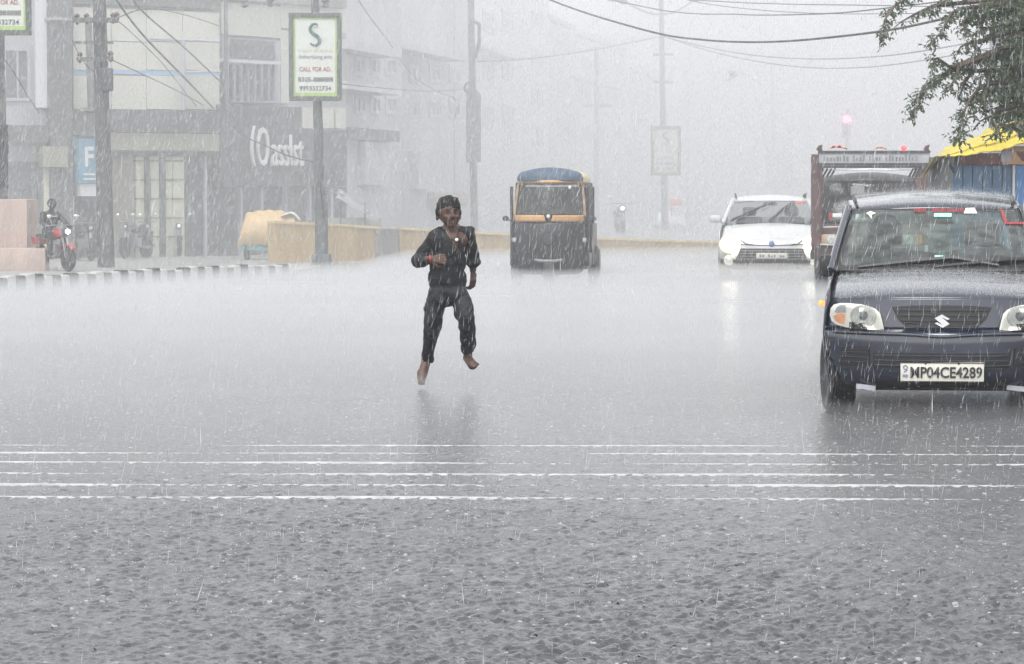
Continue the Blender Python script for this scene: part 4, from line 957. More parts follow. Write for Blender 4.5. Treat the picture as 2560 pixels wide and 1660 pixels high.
out = [ws(u, 0.0) for u in np.linspace(-1, 1, 17)] + [ws(1, v) for v in np.linspace(.06, .94, 8)] + [ws(u, 1.0) for u in np.linspace(1, -1, 17)] + [ws(-1, v) for v in np.linspace(.94, .06, 8)]
m = MB(); ring(m, out, 0.035, 0.008); m.build('seal', M['black_plastic'], wsn)
def on_ws(xd, yd, dz=0.006):   # a point of the screen under a picture position
    d = 18.6; x, z = cl(xd, yd, d); u = x / .6; 
    for _ in range(4):
        v = (z - .905) / .39; v = max(-.05, min(1.05, v)); q = ws(0, v); ww = .655 - .105 * v; u = x / ww
        d = dcar + ws(u, v).y; x, z = cl(xd, yd, d); x += math.sin(R(7)) * 0
    x = cl(xd, yd, d)[0] - math.sin(R(7)) * (d - dcar) * 1.0
    u = x / ww; q = ws(u, v); return q + Vector((0, -dz * .6, dz))
def ws_patch(name, mat_, corners, parent=wsn):
    m = MB(); P_ = [on_ws(*c) for c in corners]; n = Vector((0, -.42, .9)) * .002
    m.add([q + n for q in P_] + [q - n for q in P_], [tuple(range(len(P_))), tuple(range(2 * len(P_) - 1, len(P_) - 1, -1))] + [(i, (i + 1) % len(P_), len(P_) + (i + 1) % len(P_), len(P_) + i) for i in range(len(P_))])
    return m.build(name, mat_, parent, smooth=False)
ws_patch('sticker', M['sticker_green'], [(2170, 499), (2210, 499), (2210, 508), (2170, 508)])
ws_patch('sticker', M['sticker_green'], [(2172, 598), (2192, 599), (2191, 611), (2172, 610)])
ws_patch('sticker', M['sticker_white'], [(2242, 486), (2262, 485), (2268, 499), (2238, 499)])
ws_patch('sticker', M['sticker_white'], [(2014, 499), (2024, 494), (2036, 499), (2027, 503), (2026, 514), (2020, 503)])
ws_patch('red_strip', M['redink'], [(2319, 489), (2326, 489), (2337, 520), (2329, 520)])
ws_patch('red_strip', M['redink'], [(2329, 520.5), (2374, 521), (2374, 526), (2329, 525.5)])
for (xa, xb, s) in ((2124, 2152, 3), (2166, 2196, 5), (2200, 2237, 8)):
    rr = random.Random(s); x = xa; n = 0
    while x < xb:
        wd = rr.uniform(2.5, 4.5); ws_patch('lettering', M['redink'], [(x, 489 - rr.random() * 3), (x + wd, 488 - rr.random() * 3), (x + wd, 495 + rr.random() * 2), (x, 494 + rr.random() * 3)]); x += wd + 1.6
# wipers and the dark scuttle below the glass
m = MB(); m.grid(lambda u, v: ws(u * 1.0, -.035 + .075 * v) + Vector((0, -.02 + .015 * v, .012)), 20, 3); m.build('scuttle', M['black_plastic'], car, solid=-0.008)
for (pts) in ([(-.50, -.01), (-.2, .07), (.08, .13), (.14, .115), (.38, .02)], [(-.02, .0), (.2, .05), (.45, .1), (.62, .11)]):
    m = MB(); q = [ws(u / .64, v) + Vector((0, -.02, .02)) for u, v in pts]; m.tube(q, [.012, .016, .02, .02, .012][:len(q)], 6)
    m.tube([q[0] + Vector((0, .01, -.012)), q[len(q) // 2] + Vector((0, .012, -.016)), q[-1] + Vector((0, .01, -.012))], .008, 5); m.build('wiper', M['black_plastic'], car)
# rear window, side windows
m = MB(); m.grid(lambda u, v: (u * (.56 - .06 * v), 3.36 - .08 * v, .95 + .36 * v), 8, 4); m.build('rear_window', M['glass_side'], car)
for s in (-1, 1):
    m = MB(); m.grid(lambda u, v, s=s: (s * (.665 - .1 * v), (1.2 + .62 * v) + (3.25 - 1.2 - .62 * v - .1 * v) * u, .89 + .42 * v), 8, 4, 0, 1); m.build('side_window', M['glass_side'], car)
# cabin
m = MB(); m.box(-.62, .62, .98, 1.32, .72, .885, bev=.05); m.build('dashboard', M['trim'], car)
m = MB(); m.box(-.62, .62, 1.0, 3.3, .3, .36); m.build('floor_pan', M['trim'], car)
for sx in (-.33, .33):
    m = MB(); m.box(sx - .23, sx + .23, 1.75, 2.25, .36, .55, bev=.06); m.box(sx - .22, sx + .22, 2.2, 2.34, .5, 1.02, Matrix.Rotation(R(-10), 3, 'X'), bev=.05)
    st = m.build('seat', M['seat'], car); m = MB(); m.box(sx - .12, sx + .12, 2.3, 2.4, 1.03, 1.2, bev=.04); m.build('headrest', M['seat'], st)
m = MB(); m.box(-.6, .6, 2.95, 3.1, .4, .98, bev=.05); m.build('rear_seat', M['seat'], car)
m = MB(); m.tube([(.33 + .18 * math.cos(a), 1.42 + .07 * math.sin(a), .93 + .15 * math.sin(a)) for a in np.linspace(0, 6.28, 20)], .014, 6); m.tube([(.33, 1.42, .93), (.33, 1.25, .86)], .03, 6); m.build('steering_wheel', M['seat'], car)
m = MB(); m.box(-.115, .115, 1.72, 1.75, 1.195, 1.255, bev=.02); m.tube([(0, 1.73, 1.25), (0, 1.77, 1.285)], .01, 6); m.build('interior_mirror', M['black_plastic'], car)
# driver and passenger, dim behind the wet glass
def sitter(x, label, y=2.1):
    r = thing('person', label, 'person', car.matrix_world @ Vector((0, 0, 0)))
    c_, s_ = math.cos(-R(7)), math.sin(-R(7)); r.location = (px.x + x * c_ - y * s_, dcar + x * s_ + y * c_, .45); r.rotation_euler = (0, 0, -R(7))
    m = MB(); m.ell((0, 0, .68), (.08, .095, .115)); m.caps((0, .02, .5), (0, .0, .62), .05, .05); m.ell((0, .03, .36), (.17, .11, .2)); m.ell((0, .05, .12), (.17, .13, .15))
    for s in (-1, 1): m.chain([(s * .17, .03, .46), (s * .23, -.08, .25), (s * .12, -.34, .33)], [.055, .045, .035])
    for s in (-1, 1): m.chain([(s * .09, .03, .08), (s * .1, -.38, .14), (s * .1, -.55, -.2)], [.08, .06, .045])
    organic(m, 'body', M['clothes'], r, .022, 3)
    m = MB(); m.ell((0, .0, .685), (.076, .08, .1)); m.ell((0, -.085, .67), (.014, .02, .02)); m.build('face', M['skin'], r)
    m = MB(); m.ell((0, .03, .73), (.088, .095, .085)); m.build('hair', M['hair'], r)
sitter(-.33, 'person in dark clothes dim behind the left half of the dark hatchback windscreen')
# grille, emblem, plate, lamps
ya = lambda x, z: row_y(face_rows, x, z)
gp = [cl(2074, 716), (cl(2120, 712)[0], cl(0, 712)[1]), cl(2190, 711), cl(2260, 712), cl(2306, 716), cl(2292, 745), cl(2268, 766), cl(2240, 771), cl(2190, 773), cl(2140, 771), cl(2112, 766), cl(2088, 745)]
m = MB(); m.skin(gp, -.006, .03, ya, 24); gr = m.build('grille', M['grille_black'], car, smooth=False)
for k in range(4):
    z = cl(0, 722 + k * 12)[1]; hw = .29 - .02 * k
    m = MB(); m.skin([(-hw, z - .004), (hw, z - .004), (hw, z + .004), (-hw, z + .004)], -.012, .01, ya); m.build('slat', M['black_plastic'], gr)
S_ = [(-1, .42), (-.05, 1), (1, .34), (.68, .18), (-.1, .62), (1, -.42), (.05, -1), (-1, -.34), (-.68, -.18), (.1, -.62)]
ex, ez = cl(2190.5, 747.5)
m = MB()
def emb_tri(mb, y0, y1):   # concave outline: fill as three convex pieces
    for poly in ([0, 1, 4, 9], [1, 2, 3, 4], [4, 5, 6, 9][0:0] or [9, 4, 5, 6][0:0] or [4, 5, 9, 0][0:0], [6, 7, 8, 9]):
        if poly: mb.prism([(ex + S_[i][0] * .0455, ez + S_[i][1] * .0405) for i in poly], y0, y1)
    mb.prism([(ex + S_[i][0] * .0455, ez + S_[i][1] * .0405) for i in (9, 0, 4, 5)], y0 + .0005, y1)
    mb.prism([(ex + S_[i][0] * .0455, ez + S_[i][1] * .0405) for i in (5, 6, 9)], y0 + .001, y1)
emb_tri(m, ya(0, ez) - .03, ya(0, ez)); m.build('emblem', M['letters'], gr, smooth=False)
m = MB()     # bright ridge on the bumper's upper edge, dipping in the middle
m.tube([(x, row_y(bump_rows, x, .535) - .004, .532 - .012 * math.exp(-(x / .14) ** 2) + .012 * abs(x)) for x in np.linspace(-.66, .66, 30)], .012, 8); m.build('bumper_ridge', M['dark_paint'], car)
m = MB(); z0 = .375
m.skin([(-.42, .33), (.42, .33), (.42, .42), (-.42, .42)], -.006, .02, lambda x, z: row_y(bump_rows, x, z)); m.skin([(-.4, .215), (.4, .215), (.4, .24), (-.4, .24)], -.006, .02, lambda x, z: row_y(bump_rows, x, z)); ib = m.build('air_intake', M['grille_black'], car)
for z in (.345, .375, .405):
    m = MB(); m.skin([(-.41, z - .004), (.41, z - .004), (.41, z + .004), (-.41, z + .004)], -.012, .0, lambda x, z: row_y(bump_rows, x, z)); m.build('slat', M['dark_paint'], ib)
for s in (-1, 1):
    m = MB(); cx = s * .53
    m.skin([(cx - .09, .33), (cx + .09, .33), (cx + .085, .45), (cx - .085, .45)], -.008, .02, lambda x, z: row_y(bump_rows, x, z)); fr = m.build('lower_grille', M['grille_black'], car, smooth=False)
    for z in (.36, .39, .42):
        m = MB(); m.skin([(cx - .08, z - .003), (cx + .08, z - .003), (cx + .08, z + .003), (cx - .08, z + .003)], -.014, .01, lambda x, z: row_y(bump_rows, x, z)); m.build('slat', M['dark_paint'], fr)
a, b = cl(2095, 888, dcar - .03), cl(2287, 842, dcar - .03)
pm = MB(); pm.box(a[0], b[0], -.035, -.02, a[1], b[1], Matrix.Rotation(R(-.4), 3, 'Y'), bev=.004); plt = pm.build('number_plate', M['plate'], car)
pm = MB(); ed = .006
pm.box(a[0], b[0], -.038, -.034, b[1] - ed, b[1]); pm.box(a[0], b[0], -.038, -.034, a[1], a[1] + ed); pm.build('plate_edge', M['black_plastic'], plt, smooth=False)
cxp = (a[0] + b[0]) / 2; czp = (a[1] + b[1]) / 2
text('MP04CE4289', M['ink'], plt, 'lettering', cxp + .025, czp - .002, .435, .07, -.0365, bold=.022)
text('IND', M['bluink'], plt, 'lettering', a[0] + .03, czp - .022, .03, .018, -.0365)
m = MB(); m.tube([(a[0] + .03 + .012 * math.cos(k), -.037, czp + .028 + .012 * math.sin(k)) for k in np.linspace(0, 6.28, 12)], .003, 5); m.tube([(a[0] + .02, -.037, czp), (a[0] + .042, -.037, czp + .012)], .003, 5); m.build('emblem', M['bluink'], plt)
for x in (-.1, .1):
    m = MB(); m.ell((cxp + x, -.037, b[1] - .006), (.008, .004, .008), 8, 6); m.build('screw', M['black_plastic'], plt)
def headlamp(s):
    o_ = [(1929, 738), (1931, 722), (1939, 713), (1954, 709), (1975, 709), (2003, 711), (2022, 715), (2038, 722), (2047, 731), (2051, 746), (2056, 769), (2030, 769), (2000, 768), (1966, 765), (1944, 759), (1933, 751)]
    pol = [cl(x, y) for x, y in o_]; pol = [(x * -s, z) for x, z in pol]
    fy = lambda x, z: ya(x, z)
    if s > 0: pol = pol[::-1]
    m = MB(); m.skin(pol, -.012, .03, fy, 26); h = m.build('headlamp', M['lampwhite'], car, smooth=False)
    def sub(name, mat_, pts, y0):
        p2 = [(cl(x, y)[0] * -s, cl(x, y)[1]) for x, y in pts]
        m = MB(); m.skin(p2, y0, y0 + .012, fy, 12); return m.build(name, mat_, h, smooth=False)
    c = [(2008 + 31 * math.cos(t) * (1 if abs(math.cos(t)) < 2 else 1), 739 + 27 * math.sin(t)) for t in np.linspace(0, 2 * math.pi, 25)[:-1]]
    c = [(min(max(x, 1974), 2040), max(min(y, 765.5), 713)) for x, y in c]
    sub('reflector', M['lampgrey'], c, -.017)
    x, z = cl(2009, 738); x *= -s
    m = MB(); m.ell((x, fy(x, z) - .02, z), (.03, .012, .028), 14, 8); m.build('bulb', M['pane'], h)
    m = MB(); m.box(x - .028, x + .028, fy(x, z) - .022, fy(x, z) - .018, z + .028, z + .052); m.box(x - .02, x + .02, fy(x, z) - .022, fy(x, z) - .018, z - .05, z - .03); m.build('facet', M['lampwhite'], h, smooth=False)
    sub('indicator_lens', M['amber'], [(1937, 741), (1945, 735), (1958, 733), (1965, 736), (1964, 752), (1962, 758), (1950, 755), (1941, 750)], -.017)
    sub('marker_lens', M['lilac'], [(1940, 730), (1946, 718), (1956, 713), (1966, 713), (1967, 731), (1955, 731.5), (1945, 733)], -.0165)
    p2 = [(x * 1.0, z) for x, z in pol]; m = MB(); m.skin(p2, -.034, -.031, fy, 20); m.build('lens', M['glass_lens'], h, smooth=False)
headlamp(-1); headlamp(1)
m = MB(); m.ell((-.742, .5, cl(0, 706, dcar + .5)[1]), (.016, .03, .018), 12, 8); m.build('side_repeater', M['amber_lit'], car)
for s in (-1, 1):
    m = MB(); m.box(s * .72 - .05, s * .72 + .05, 1.18, 1.3, .85, 1.0, bev=.035); m.box(s * .67 - .03, s * .67 + .03, 1.2, 1.26, .86, .9, bev=.01); sm = m.build('side_mirror', M['black_plastic'], car)
    m = MB(); m.box(s * .72 - .035, s * .72 + .035, 1.302, 1.306, .87, .985); m.build('mirror_glass', M['reflector'], sm)
    m = MB(); m.box(s * .46 - .06, s * .46 + .06, .12, .14, .185, .215, Matrix.Rotation(R(6), 3, 'Y')); m.build('mudflap', M['lilac'], car)
wheel(car, -.635, .66, .268, .17, R(9)); wheel(car, .635, .66, .268, .17, R(9)); wheel(car, -.635, 2.98, .268, .165); wheel(car, .635, 2.98, .268, .165)
for s in (-1, 1):
    m = MB(); m.tube([(s * .7 + s * .02 * 0, .66 + .315 * math.cos(t), .26 + .315 * math.sin(t)) for t in np.linspace(0, math.pi, 16)], .018, 6); m.build('wheel_arch', M['dark_paint'], car)
m = MB(); m.box(-.5, .5, .3, 3.2, .17, .26, bev=.02); m.build('underbody', M['grille_black'], car)

# ------------------------------------------------------------------ white crossover
dw = 46.3; wx = D(1793.5, 600, dw)
wc = thing('crossover_car', 'white crossover with both headlamps lit and roof rails', 'car', (wx.x, dw, 0), -R(4.6))
wb = [(.2, .14, .62, .12, 0), (.07, .16, .72, .2, 0), (.02, .22, .80, .25, 0), (0, .31, .845, .3, 0)]
wf = [(0, .312, .845, .3, 0), (-.005, .4, .86, .3, 0), (.0, .5, .865, .3, 0), (.04, .6, .86, .3, 0), (.1, .655, .84, .28, .01)]
wh = [(.102, .658, .838, .28, .012), (.16, .70, .82, .25, .03), (.4, .79, .8, .2, .045), (.8, .87, .78, .16, .045), (1.05, .905, .76, .14, .045)]
for nm, rw, mm in (('cladding', wb, 'black_plastic'), ('bumper', wf, 'white_paint'), ('bonnet', wh, 'white_paint')):
    m = MB(); shell(m, rw, 26); m.build(nm, M[mm], wc, solid=-0.02, subsurf=1)
body = MB(); belt2 = lambda y: np.interp(y, [.3, .6, 1.05, 3.9], [.70, .80, .87, .98]); hw2 = lambda y, z: np.interp(z, [.2, .5, .75, .98], [.85, .88, .865, .79]) * np.interp(y, [.3, .6, 3.3, 3.9], [.985, 1, 1, .95])
for s in (-1, 1): side_panel(body, s, list(np.linspace(.32, 3.9, 50)), belt2, hw2, [(.78, .37, .31), (3.3, .37, .31)], .24)
body.grid(lambda u, v: (u * .8, 3.9, .3 + .68 * v), 6, 4); body.build('body', M['white_paint'], wc, solid=-.015)
ws2 = windscreen_fn(1.05, .905, .755, 2.0, 1.275, .605, .14)
m = MB(); shell(m, [(2.0, 1.28, .605, .14, .04), (2.1, 1.325, .61, .12, .045), (2.5, 1.37, .62, .06, .05), (3.1, 1.38, .62, 0, .055), (3.75, 1.33, .6, 0, .06)], 20); rf = m.build('roof', M['white_paint'], wc, solid=-.02, subsurf=1)
for s in (-1, 1):
    m = MB(); m.tube([(s * .585, 2.25, 1.33), (s * .6, 2.4, 1.385), (s * .6, 3.4, 1.38), (s * .585, 3.55, 1.32)], .018, 6); m.build('roof_rail', M['black_plastic'], rf)
m = MB()
for s in (-1, 1): m = MB(); m.tube([ws2(s * 1.02, t) + Vector((s * .025, 0, 0)) for t in np.linspace(-.02, 1.02, 10)], .035, 8); m.build('pillar', M['white_paint'], wc)
m = MB(); m.grid(ws2, 18, 10); w2 = m.build('windscreen', M['glass_ricky'], wc)
for (p0, p1) in (((-.62, .02), (.02, .82)), ((-.02, .02), (.37, .88))):
    q0, q1 = ws2(p0[0] / .7, p0[1]), ws2(p1[0] / .62, p1[1]); m = MB(); m.tube([q0 + Vector((0, -.03, .03)), q0.lerp(q1, .5) + Vector((0, -.03, .04)), q1 + Vector((0, -.03, .03))], [.022, .024, .012], 6); m.build('wiper', M['black_plastic'], wc)
m = MB(); q = ws2(.78, .9); m.box(q.x - .07, q.x + .06, q.y - .04, q.y - .03, q.z - .02, q.z + .02); m.build('sticker', M['orange_tarp'], w2)
m = MB(); q = ws2(.1, .93); m.box(-.12, .12, q.y + .08, q.y + .11, q.z - .06, q.z, bev=.02); m.build('interior_mirror', M['black_plastic'], wc)
for s in (-1, 1):
    m = MB(); m.grid(lambda u, v, s=s: (s * (.8 - .16 * v), (1.4 + .65 * v) + (2.4 - .7 * v) * u, .93 + .38 * v), 6, 4, 0, 1); m.build('side_window', M['glass_side'], wc)
    m = MB(); m.box(s * .93 - .1, s * .93 + .1, 1.3, 1.42, .91, 1.03, bev=.045); m.tube([(s * .8, 1.38, .92), (s * .87, 1.36, .94)], .025, 6); m.build('side_mirror', M['white_paint'], wc)
    ly = row_y(wf, s * .66, .56)
    m = MB(); m.skin([(s * .5, .5), (s * .53, .60), (s * .66, .645), (s * .82, .66), (s * .835, .6), (s * .78, .53), (s * .64, .49)], -.02, .03, lambda x, z: row_y(wf, x, min(z, .65))); hl = m.build('headlamp', M['lampwhite'], wc, smooth=False)
    m = MB(); m.ell((s * .665, ly - .02, .565), (.185, .06, .15), 20, 12); m.build('lens', M['headglow'], hl)  # glowing shell wider than the real lens, imitates the lamp's glare
    m = MB(); m.ell((s * .665, ly - .06, .565), (.135, .07, .12), 18, 12); m.build('lit_bulb', M['headlit'], hl)  # lit lamp enlarged as the core of that glare
    m = MB(); m.lathe([(-.02, .08), (.0, .095), (.02, .05)], (s * .69, row_y(wf, s * .69, .32) - .01, .30), 'Y', 16); m.build('fog_lamp', M['lampgrey'], wc)
    m = MB(); m.tube([(s * .5, .0, .63), (s * .42, .01, .575), (s * .3, -.02, .56)], .01, 6); m.build('trim_line', M['black_plastic'], wc)
m = MB(); m.skin([(-.5, .5), (.5, .5), (.6, .29), (-.6, .29)], -.022, .02, lambda x, z: row_y(wf, x, max(z, .32))); g2 = m.build('grille', M['black_plastic'], wc, smooth=False)
for k in range(4):
    m = MB(); z = .33 + .045 * k; m.skin([(-.56 + .02 * k, z - .006), (.56 - .02 * k, z - .006), (.56 - .02 * k, z + .006), (-.56 + .02 * k, z + .006)], -.036, -.02, lambda x, z: row_y(wf, x, max(z, .32))); m.build('slat', M['rim'], g2, smooth=False)
m = MB(); m.tube([(x, row_y(wf, x, .57) - .01, .572 - .012 * math.cos(x * 3)) for x in np.linspace(-.5, .5, 16)], .014, 6); m.build('chrome_bar', M['rim'], wc)
m = MB(); m.lathe([(-.03, .02), (-.02, .045), (.0, .05)], (0, row_y(wf, 0, .575) - .01, .575), 'Y', 18); em = m.build('emblem', M['bluink'], wc)
m = MB(); m.box(-.25, .25, -.05, -.03, .34, .43, bev=.005); np_ = m.build('number_plate', M['plate'], wc)
strokes(MB(), -.2, .22, .385, .05, -.051, 9, 5).build('lettering', M['greyink'], np_, smooth=False)
m = MB(); m.skin([(-.42, .14), (.42, .14), (.36, .26), (-.36, .26)], -.03, .01, lambda x, z: row_y(wb, x, z)); m.build('skid_plate', M['rim'], wc, smooth=False)
m = MB(); m.box(-.72, .72, 1.15, 1.5, .7, .88, bev=.05); m.build('dashboard', M['trim'], wc)
for sx in (-.36, .36):
    m = MB(); m.box(sx - .22, sx + .22, 2.3, 2.45, .5, 1.0, bev=.05); st = m.build('seat', M['trim'], wc); m = MB(); m.box(sx - .12, sx + .12, 2.35, 2.45, 1.01, 1.16, bev=.04); m.build('headrest', M['trim'], st)
for (x, y) in ((-.76, .78), (.76, .78), (-.76, 3.3), (.76, 3.3)): wheel(wc, x, y, .325, .2, R(3) if y < 1 else 0)
m = MB(); m.box(-.66, .66, .4, 3.6, .2, .3); m.build('underbody', M['grille_black'], wc)
def sitter2(root_, x, y, z, rz, label, sc=1.0):
    c_, s_ = math.cos(rz), math.sin(rz); L = root_.location
    r = thing('person', label, 'person', (L.x + x * c_ - y * s_, L.y + x * s_ + y * c_, z), rz)
    m = MB(); m.ell((0, 0, .68), (.08, .095, .115)); m.caps((0, .02, .5), (0, .0, .62), .05, .05); m.ell((0, .03, .36), (.18, .11, .2)); m.ell((0, .05, .12), (.17, .13, .15))
    for s in (-1, 1): m.chain([(s * .18, .03, .46), (s * .25, -.08, .25), (s * .14, -.36, .36)], [.055, .045, .035]); m.chain([(s * .09, .03, .08), (s * .1, -.4, .12), (s * .1, -.55, -.2)], [.08, .06, .045])
    organic(m, 'body', M['clothes'], r, .022, 3)
    m = MB(); m.ell((0, -.01, .685), (.076, .082, .1)); m.ell((0, -.095, .67), (.014, .02, .02)); m.build('face', M['skin'], r)
    m = MB(); m.ell((0, .03, .735), (.09, .095, .085)); m.build('hair', M['hair'], r); return r
sitter2(wc, .36, 2.15, .42, -R(4.6), 'person in dark clothes at the wheel of the white crossover')

# ------------------------------------------------------------------ mini truck
dt = 37.4; ttx = D(2022, 600, dt); trk = thing('mini_truck', 'red brown mini truck with a grey board on its high front rack', 'truck', (ttx.x, dt, 0), -R(5.6))
def tl(cx, cyy, d=dt): q = P(1740 + cx * .2605, 360 + cyy * .2605, d); return q.x - ttx.x, q.z
H = 1.96
x0, x1 = tl(1182, 0)[0], tl(2236, 0)[0]
m = MB(); m.box(x0, x1, -.02, .04, tl(0, 188)[1], tl(0, 76)[1], bev=.01); hb = m.build('header_board', M['truck_grey'], trk)
m = MB(); z_, z2 = tl(0, 190)[1], tl(0, 75)[1]
m.box(x0 - .01, x1 + .01, -.035, .05, z2 - .02, z2 + .015); m.box(x0 - .01, x1 + .01, -.035, .05, z_ - .02, z_ + .01); m.build('frame', M['truck_dark'], hb)
strokes(MB(), x0 + .06, x1 - .1, (z_ + z2) / 2, .085, -.021, 30, 9).build('lettering', M['greyink'], hb, smooth=False)
m = MB(); m.box(x0, x1, -.03, .06, tl(0, 230)[1], tl(0, 191)[1] - .02, bev=.01); m.build('front_rail', M['truck_dark'], trk)
for (x, zt) in ((x0 + .02, H), (x1 - .03, H)):
    m = MB(); m.tube([(x, .02, .75), (x, .02, H + .02)], .03, 8); m.build('rack_post', M['rust'], trk)
for (xa, xb) in ((1182, 1330), (2040, 2172)):      # hatched corners of the rack
    for k in range(4):
        m = MB(); a = tl(xa + (xb - xa) * k / 4, 318); b = tl(xa + (xb - xa) * (k + 1) / 4 + 10, 234); m.tube([(a[0], .03, a[1]), (b[0], .03, b[1])], .014, 6); m.build('brace', M['truck_dark'], trk)
m = MB(); m.tube([(tl(1330, 0)[0], .01, tl(0, 250)[1]), (tl(1700, 0)[0], -.03, tl(0, 244)[1]), (tl(2060, 0)[0], .01, tl(0, 250)[1])], .012, 6); m.build('rail', M['letters'], trk)
cab_rows = [(.1, .3, .66, .1, 0), (.03, .4, .70, .12, 0), (.0, .6, .72, .12, 0), (.02, .85, .715, .12, 0), (.06, 1.0, .70, .12, 0)]
m = MB(); shell(m, cab_rows, 20, 3); cb = m.build('cab_front', M['rust'], trk, solid=-.02, subsurf=1)
wst = windscreen_fn(.08, 1.02, .69, .36, 1.56, .58, .1)
m = MB(); m.grid(wst, 16, 8); wst_o = m.build('windscreen', M['glass_ricky'], trk)
m = MB(); out = [wst(u, 0.0) for u in np.linspace(-1, 1, 13)] + [wst(1, v) for v in np.linspace(.1, .9, 5)] + [wst(u, 1.0) for u in np.linspace(1, -1, 13)] + [wst(-1, v) for v in np.linspace(.9, .1, 5)]; ring(m, out, .04, .01); m.build('seal', M['grille_black'], wst_o)
m = MB(); shell(m, [(.36, 1.57, .6, .1, .05), (.5, 1.64, .62, .08, .06), (.8, 1.68, .64, .03, .07), (1.3, 1.66, .64, 0, .07)], 16); m.build('cab_roof', M['truck_dark'], trk, solid=-.02)
m = MB()
for s in (-1, 1):
    m = MB(); m.tube([wst(s * 1.03, t) + Vector((s * .03, 0, 0)) for t in np.linspace(-.03, 1.03, 8)], .045, 8); m.box(s * .7 - .02, s * .7 + .02, .2, 1.3, .4, 1.05, bev=.01); m.box(s * .66 - .02, s * .66 + .02, 1.2, 1.3, 1.05, 1.6); m.build('cab_side', M['rust'], trk)
for s in (-1, 1):
    m = MB(); m.box(s * .67 - .008, s * .67 + .008, .45, 1.2, 1.07, 1.5); m.build('side_window', M['glass_side'], trk)
m = MB(); m.box(-.66, .66, 1.3, 1.34, .4, 1.6); m.build('cab_back', M['truck_dark'], trk)
m = MB(); m.box(-.62, .62, .95, 1.1, .6, 1.2, bev=.05); m.build('seat', M['trim'], trk)
q = wst(-.25, .78); m = MB(); m.box(q.x - .1, q.x + .08, q.y - .03, q.y - .02, q.z - .09, q.z + .04); m.build('sticker', M['truck_grey'], wst_o)
m = MB(); m.tube([(-.6, .06, 1.17), (-.42, .05, 1.13), (-.25, .02, 1.08)], .012, 6); m.build('wiper', M['grille_black'], trk)
a, b = tl(1312, 704), tl(1560, 680); m = MB(); m.box(a[0], b[0], -.06, -.01, a[1], b[1] + .02, bev=.008); wbr = m.build('bonnet_strip', M['letters'], trk)
m = MB(); m.box(a[0] - .05, a[0] - .004, -.06, -.01, a[1] - .03, b[1] + .03, bev=.008); m.build('strip_end', M['redink'], wbr)
m = MB(); m.tube([(tl(1230, 0)[0], -.02, tl(0, 800)[1]), (tl(1430, 0)[0], -.04, tl(0, 795)[1])], .012, 6); m.tube([(tl(1200, 0)[0], -.02, tl(0, 965)[1]), (tl(1420, 0)[0], -.04, tl(0, 972)[1])], .012, 6); m.build('trim_line', M['truck_grey'], trk)
for s in (-1, 1):
    m = MB(); cx = s * .5; m.box(cx - .13, cx + .13, -.03, .05, .72, .86, bev=.02); hl = m.build('headlamp', M['truck_tan'], trk)
    m = MB(); m.lathe([(-.015, .03), (-.012, .06), (.01, .065)], (cx, -.03, .79), 'Y', 16); m.build('lens', M['lampgrey'], hl)
    m = MB(); m.box(s * .64 - .04, s * .64 + .04, .0, .06, .74, .85, bev=.01); m.build('indicator', M['amber'], trk)
    if s < 0: continue
    m = MB(); m.box(s * .84 - .05, s * .84 + .05, .2, .26, 1.0, 1.25, bev=.02); m.tube([(s * .7, .25, 1.0), (s * .82, .24, 1.05)], .012, 6); m.build('side_mirror', M['grille_black'], trk)
m = MB(); m.box(-.72, .72, -.08, .05, .36, .5, bev=.03); m.build('bumper', M['truck_dark'], trk)
# cargo body: planked sides
for s in (-1, 1):
    for k in range(6):
        z = .62 + k * .22; m = MB(); m.box(s * .735 - .02, s * .735 + .02, 1.36, 3.5, z, z + .212, bev=.008); m.build('plank', M['rust'], trk)
    m = MB(); m.box(s * .725 - .045, s * .725 + .045, .0, .1, .72, H - .05); m.box(s * .735 - .025, s * .735 + .025, .1, 1.36, H - .13, H - .06); m.build('rack_side', M['rust'], trk)
m = MB(); m.box(-.76, .76, 1.36, 3.5, .5, .6); m.build('cargo_floor', M['truck_dark'], trk)
for (x, y) in ((-.62, .55), (.62, .55), (-.62, 2.9), (.62, 2.9)): wheel(trk, x, y, .26, .16)
# bits of red tarpaulin and the lamp on the rack
for (xa, xb, zt, lab) in ((1280, 1455, 40, 'red tarpaulin bundle on the left of the truck rack'), (1715, 1830, 52, 'small orange cloth on the middle of the truck rack')):
    a, b = tl(xa, 80), tl(xb, zt); r_ = R(-5.6); lx = (a[0] + b[0]) / 2
    t_ = thing('cloth_bundle', lab, 'cloth', (ttx.x + lx * math.cos(r_), dt + lx * math.sin(r_), H + .015), r_)
    m = MB(); hw = (b[0] - a[0]) / 2
    m.grid(lambda u, v: (u * hw, .02 + .2 * v + .02 * math.sin(u * 7), .004 + (1 - u * u) ** .5 * (.015 + (b[1] - H) * (1 - .4 * v)) * (1 + .25 * math.sin(u * 9 + v * 4)) * (.7 if u > .3 else 1)), 16, 6)
    m.build('cloth', M['orange_tarp'], t_, solid=-.008)
m = MB(); q = tl(1992, 62); m.ell((q[0], .02, H + .03), (.04, .04, .035), 14, 8); rb = m.build('roof_beacon', M['redlit2'], trk)
for (xa) in (1190, 2210):
    m = MB(); q = tl(xa, 50); m.tube([(q[0] - .03, .02, H), (q[0], .02, H + .04), (q[0] + .03, .0, H + .07)], [.025, .03, .012], 6); m.build('rack_hook', M['rust'], trk)

